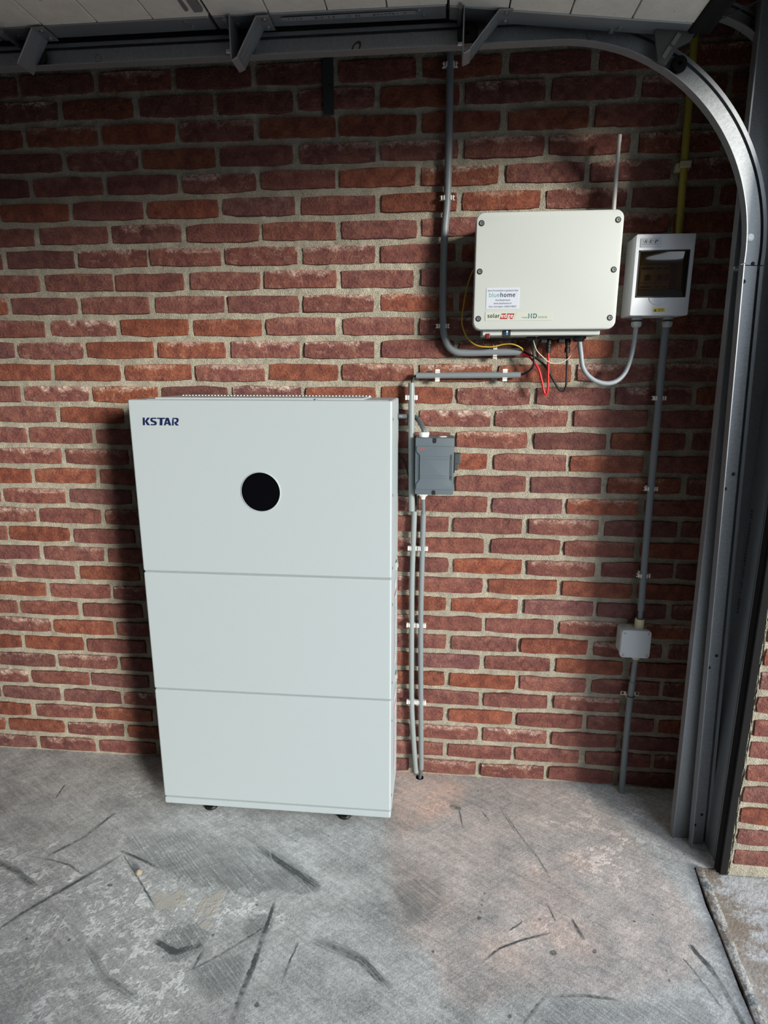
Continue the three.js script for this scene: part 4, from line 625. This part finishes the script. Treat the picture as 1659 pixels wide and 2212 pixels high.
tag(obj('conduit', tube([[1.1, 0.905, wallZ], [1.0955, 0.69, wallZ], [1.096, 0.54, wallZ], [1.0985, 0.29, wallZ], [1.106, 0.15, wallZ], [1.1155, 0.022, wallZ]], 0.008, 60, 16), M.pvcLight), 'left one of the two long grey conduits down to the floor beside the cabinet', 'conduit', 'conduits on the brick wall');
tag(obj('conduit', tube([[1.127, 0.903, wallZ], [1.1245, 0.7, wallZ], [1.124, 0.54, wallZ], [1.128, 0.29, wallZ], [1.1315, 0.12, wallZ], [1.133, 0.035, wallZ]], 0.008, 60, 16), M.pvc), 'right one of the two long grey conduits down to the floor beside the cabinet', 'conduit', 'conduits on the brick wall');
{ const c = obj('conduit', tube([[1.7605, 1.425, 0.035], [1.762, 1.33, 0.03], [1.765, 1.08, 0.03], [1.768, 0.85, 0.03], [1.7725, 0.62, 0.031]], 0.0095, 60, 18), M.pvcDark); tag(c, 'grey conduit from the breaker box down to the junction box', 'conduit', 'conduits on the brick wall');
  obj('inner_cable', tube([[1.7725, 0.63, 0.032], [1.7725, 0.56, 0.032]], 0.0068, 4, 12), M.pvcDark, c); }
tag(obj('conduit', [tube([[1.7715, 0.47, 0.032], [1.771, 0.38, 0.027]], 0.0078, 8, 16), tube([[1.771, 0.388, 0.027], [1.769, 0.3, 0.026], [1.7705, 0.13, 0.026], [1.7725, -0.012, 0.026]], 0.0095, 30, 18), lathe([[0.0072, 0], [0.0095, 0]], 1.771, 0.388, 0.027)], M.pvc), 'grey green conduit from the junction box into the floor', 'conduit', 'conduits on the brick wall');
tag(obj('conduit', tube([[1.7625, 2.3, wallZ], [1.7655, 2.0, wallZ], [1.77, 1.815, wallZ], [1.7725, 1.72, wallZ], [1.776, 1.6, wallZ]], 0.0092, 40, 16), M.pvcYellow), 'mustard yellow conduit entering the top of the breaker box', 'conduit', 'conduits on the brick wall');
tag(obj('floor_cable', tube([[1.133, 0.06, wallZ], [1.132, 0.03, wallZ - 0.001], [1.1285, 0.0, 0.017], [1.127, -0.02, 0.016]], 0.0058, 12, 10), M.cableDark), 'end of cable sheath where the right conduit enters the floor hole', 'cable');

// ---------------------------------------------------------------- clips
const clipRing = (r, th) => { // open ring that grips a pipe along its own y axis; opening faces +z
  const s = new THREE.Shape(), a0 = -Math.PI * 0.28, a1 = Math.PI * 1.28; const R = r + th;
  s.absarc(0, 0, R, Math.PI / 2 + 0.75, Math.PI / 2 - 0.75 + Math.PI * 2, false); s.absarc(0, 0, r, Math.PI / 2 - 0.75 + Math.PI * 2, Math.PI / 2 + 0.75, true); return s;
};
function clip(x, y, z, r, horizontal, chunky, label, m = M.clip) {
  const c = thing('pipe_clip', label, 'pipe clip', [x, y, 0], 'white pipe clips on the brick wall'), hgt = chunky ? 0.013 : 0.011;
  const ring = new THREE.ExtrudeGeometry(clipRing(r + 0.0003, 0.0022), { depth: hgt, bevelEnabled: false, curveSegments: 16 }); // shape in x, y with the opening at +y
  ring.rotateX(Math.PI / 2); ring.translate(0, hgt / 2, 0); // now along y, opening towards +z
  const body = [at(ring, 0, 0, z)];
  const hx = r + 0.0035;
  for (const s of [-1, 1]) { // hooked jaws on both sides
    body.push(rb(chunky ? 0.006 : 0.0035, hgt, 0.011, 0.001, s * (hx + (chunky ? 0.0018 : 0.002)), 0, z + 0.002, 0, 0, 0, 2));
    if (!chunky) { body.push(bx(0.007, 0.0018, 0.004, s * (hx + 0.003), hgt / 2 - 0.001, z - 0.002), bx(0.007, 0.0018, 0.004, s * (hx + 0.003), -hgt / 2 + 0.001, z - 0.002)); }
  }
  body.push(box2(-0.007, 0.007, -hgt / 2, hgt / 2, 0.0005, Math.max(0.002, z - r - 0.0005)));
  if (horizontal) body.forEach((g) => g.rotateZ(Math.PI / 2));
  obj('jaws', body, m, c); obj('nail', [cyl(0.0028, 0.0028, 0.001, 0, 0, Math.max(0.002, z - r - 0.0005), Math.PI / 2, 0, 12)], M.steel, c); return c;
}
clip(1.176, 2.061, wallZ, 0.0098, 0, 0, 'white pipe clip just under the horizontal door track');
clip(1.1765, 1.753, wallZ, 0.0098, 0, 0, 'white pipe clip on the grey conduit at the upper left of the inverter');
clip(1.1715, 1.43, wallZ, 0.0098, 0, 0, 'white pipe clip on the grey conduit just above its bend');
clip(1.317, 1.3595, wallZ, 0.0098, 1, 0, 'white pipe clip on the bent conduit under the yellow wire');
clip(1.16, 1.297, wallZ + 0.004, 0.0085, 1, 1, 'left white clip on the short horizontal conduit');
clip(1.346, 1.298, wallZ + 0.004, 0.0085, 1, 1, 'right white clip on the short horizontal conduit');
clip(1.088, 1.236, 0.03, 0.0092, 0, 1, 'white clip on the upright conduit beside the cabinet top corner');
{ const rows = [['upper', 0.79, 1.0975, 1.1255], ['middle', 0.542, 1.096, 1.124], ['lowest', 0.279, 1.0988, 1.1282]];
  for (const [n, y, a, b] of rows) { clip(a, y, wallZ, 0.008, 0, 1, `left white clip of the ${n} pair on the twin conduits`); clip(b, y, wallZ, 0.008, 0, 1, `right white clip of the ${n} pair on the twin conduits`); } }
clip(1.7635, 1.237, 0.03, 0.0095, 0, 0, 'topmost white clip on the conduit under the breaker box');
clip(1.7662, 0.986, 0.03, 0.0095, 0, 0, 'middle white clip on the conduit under the breaker box');
clip(1.7705, 0.729, 0.03, 0.0095, 0, 0, 'white clip on the conduit shortly above the junction box');
{ const c = thing('pipe_saddle', 'worn metal pipe saddle on the conduit below the junction box', 'pipe saddle', [1.7695, 0.34, 0.026]);
  obj('band', at(new THREE.TorusGeometry(0.011, 0.0016, 6, 24, Math.PI).rotateX(Math.PI / 2), 0, 0, 0), M.darkSteel, c);
  for (const s of [-1, 1]) { obj('ear', [rb(0.017, 0.012, 0.002, 0.0008, s * 0.019, 0.003, -0.008), bx(0.002, 0.01, 0.018, s * 0.0115, 0, -0.007)], M.offwhite, c); obj('screw', cyl(0.0036, 0.004, 0.002, s * 0.0215, 0.004, -0.006, Math.PI / 2, 0, 12), M.darkSteel, c); } }
{ const c = thing('pipe_saddle', 'pale plastic saddle on the yellow conduit', 'pipe saddle', [1.771, 1.815, 0]);
  obj('block', [rb2(-0.014, 0.013, -0.008, 0.008, 0.018, 0.032, 0.002), rb2(-0.02, 0.013, -0.012, 0.006, 0.001, 0.019, 0.002)], M.creamDark, c); }

// ---------------------------------------------------------------- cables
const cab = (label, pts, r, m, n = 60) => tag(obj('cable', tube(pts, r, n, 12), m), label, 'cable', 'cables on the brick wall');
cab('grey cable looping from the inverter to the breaker box', [[1.53, 1.4, 0.07], [1.5355, 1.36, 0.078], [1.545, 1.316, 0.08], [1.569, 1.289, 0.08], [1.602, 1.277, 0.078], [1.633, 1.282, 0.074], [1.657, 1.305, 0.066], [1.671, 1.342, 0.056], [1.679, 1.385, 0.047], [1.681, 1.43, 0.045]], 0.0062, M.cableGrey);
cab('thin yellow wire hanging from the left side of the inverter', [[1.252, 1.572, 0.055], [1.245, 1.56, 0.05], [1.233, 1.521, 0.05], [1.2235, 1.456, 0.05], [1.225, 1.427, 0.05], [1.24, 1.396, 0.05], [1.265, 1.377, 0.05], [1.303, 1.3725, 0.05], [1.339, 1.3795, 0.05], [1.364, 1.379, 0.048], [1.387, 1.369, 0.04], [1.391, 1.361, 0.024], [1.384, 1.3595, wallZ]], 0.0019, M.earth, 90);
cab('bright red cable hanging in a narrow loop under the inverter', [[1.38, 1.358, wallZ], [1.393, 1.3545, 0.03], [1.413, 1.342, 0.042], [1.432, 1.317, 0.048], [1.443, 1.286, 0.05], [1.4515, 1.253, 0.052], [1.4575, 1.247, 0.053], [1.4605, 1.262, 0.054], [1.4585, 1.31, 0.055], [1.4555, 1.362, 0.055]], 0.0031, M.red, 90);
cab('black cable hanging in a loop right of the red cable', [[1.38, 1.361, wallZ], [1.398, 1.358, 0.03], [1.427, 1.343, 0.04], [1.453, 1.32, 0.045], [1.474, 1.286, 0.05], [1.488, 1.264, 0.052], [1.5, 1.2555, 0.053], [1.508, 1.267, 0.054], [1.5075, 1.311, 0.055], [1.505, 1.362, 0.055]], 0.003, M.blackCable, 90);
cab('black cable from the inverter into the short horizontal conduit', [[1.408, 1.4, 0.055], [1.4115, 1.378, 0.053], [1.4185, 1.347, 0.05], [1.419, 1.323, 0.045], [1.409, 1.308, 0.036], [1.392, 1.2995, 0.026], [1.37, 1.2985, 0.024]], 0.0029, M.blackCable);
cab('thin pale wire slung between the inverter glands', [[1.41, 1.4, 0.06], [1.423, 1.365, 0.06], [1.44, 1.347, 0.06], [1.459, 1.332, 0.06], [1.484, 1.329, 0.06], [1.507, 1.341, 0.062], [1.522, 1.365, 0.066], [1.533, 1.39, 0.07]], 0.0013, M.offwhite);
cab('dark grey cable from the cabinet into the top of the isolator box', [[1.03, 1.186, 0.045], [1.06, 1.184, 0.045], [1.08, 1.182, 0.012], [1.098, 1.18, 0.012], [1.112, 1.168, 0.03], [1.122, 1.152, 0.046], [1.126, 1.138, 0.05]], 0.0066, M.cableDark);
cab('grey cable from the isolator box into the right floor conduit', [[1.126, 0.96, 0.05], [1.1265, 0.94, 0.042], [1.127, 0.9, 0.024], [1.1268, 0.86, 0.02]], 0.0054, M.pvc);
cab('short black cable joining the horizontal and upright conduits', [[1.115, 1.2965, 0.024], [1.1, 1.296, 0.024], [1.092, 1.288, 0.026], [1.0878, 1.274, 0.03], [1.0878, 1.25, 0.03]], 0.0033, M.blackCable, 24);
cab('black cable strand beside the lower end of the upright conduit', [[1.103, 0.98, 0.02], [1.1035, 0.94, 0.016], [1.102, 0.9, 0.018], [1.1, 0.86, 0.02]], 0.0032, M.blackCable, 20);
cab('thin black wire curving out from behind the cabinet', [[1.03, 1.07, 0.02], [1.06, 1.06, 0.012], [1.075, 1.03, 0.01], [1.09, 0.96, 0.012], [1.1, 0.9, 0.018]], 0.002, M.blackCable, 30);

// ---------------------------------------------------------------- small things on the floor
{ const g = new THREE.IcosahedronGeometry(0.0085, 2), p = g.attributes.position; for (let i = 0; i < p.count; i++) { const s = 0.75 + 0.6 * N64(p.getX(i) * 260 + 9, p.getY(i) * 260 + p.getZ(i) * 190); p.setXYZ(i, p.getX(i) * s, Math.max(-0.0042, p.getY(i) * s), p.getZ(i) * s * 0.8); } g.computeVertexNormals();
  tag(obj('mortar_crumb', at(g, 0.396, 0.0042, 0.48), mat(0x958c7c, 0.95)), 'small pale crumb of mortar lying on the concrete floor', 'crumb'); }

// ---------------------------------------------------------------- the other side of the street
{
  const h = thing('neighbour_house', 'brick terraced house facing the garage across the street', 'house', [19, -0.03, 3]);
  obj('facade', box2(0, 7, 0, 2.6, -16, 16), mat(0x8d6a5a, 0.9), h);
  obj('roof', at(ext(poly([[-0.4, 2.5], [3.5, 3.6], [7.4, 2.5]]), 32.6, 0), 0, 0, -16.3), mat(0x6b5248, 0.9), h);
  for (let i = 0; i < 6; i++) { const z = -13.5 + i * 5.2; const f = obj('window_unit', rb2(-0.05, 0.05, 0.9, 2.3, z, z + 1.8, 0.01), M.white, h); obj('pane', rb2(-0.07, -0.045, 1.0, 2.2, z + 0.1, z + 1.7, 0.004), mat(0x3a444c, 0.1), f); obj('front_door', rb2(-0.06, 0.04, 0.02, 2.2, z + 2.6, z + 3.5, 0.01), mat(0x35534a, 0.5), h); }
}
{
  const h = thing('neighbour_garage', 'flat roofed brick garage beside the driveway', 'garage', [4.4, -0.03, 9]);
  obj('walls', box2(-1.9, 2.1, 0, 3.2, 0, 5), mat(0x6d5147, 0.9), h); obj('roof_edge', box2(-2.0, 2.2, 3.2, 3.45, -0.1, 5.1), mat(0x4a4a48, 0.8), h);
  obj('garage_door', rb2(-1.2, 1.3, 0.02, 2.2, -0.04, 0.02, 0.01), mat(0x55605c, 0.6), h);
}
renderer.render(scene, camera);
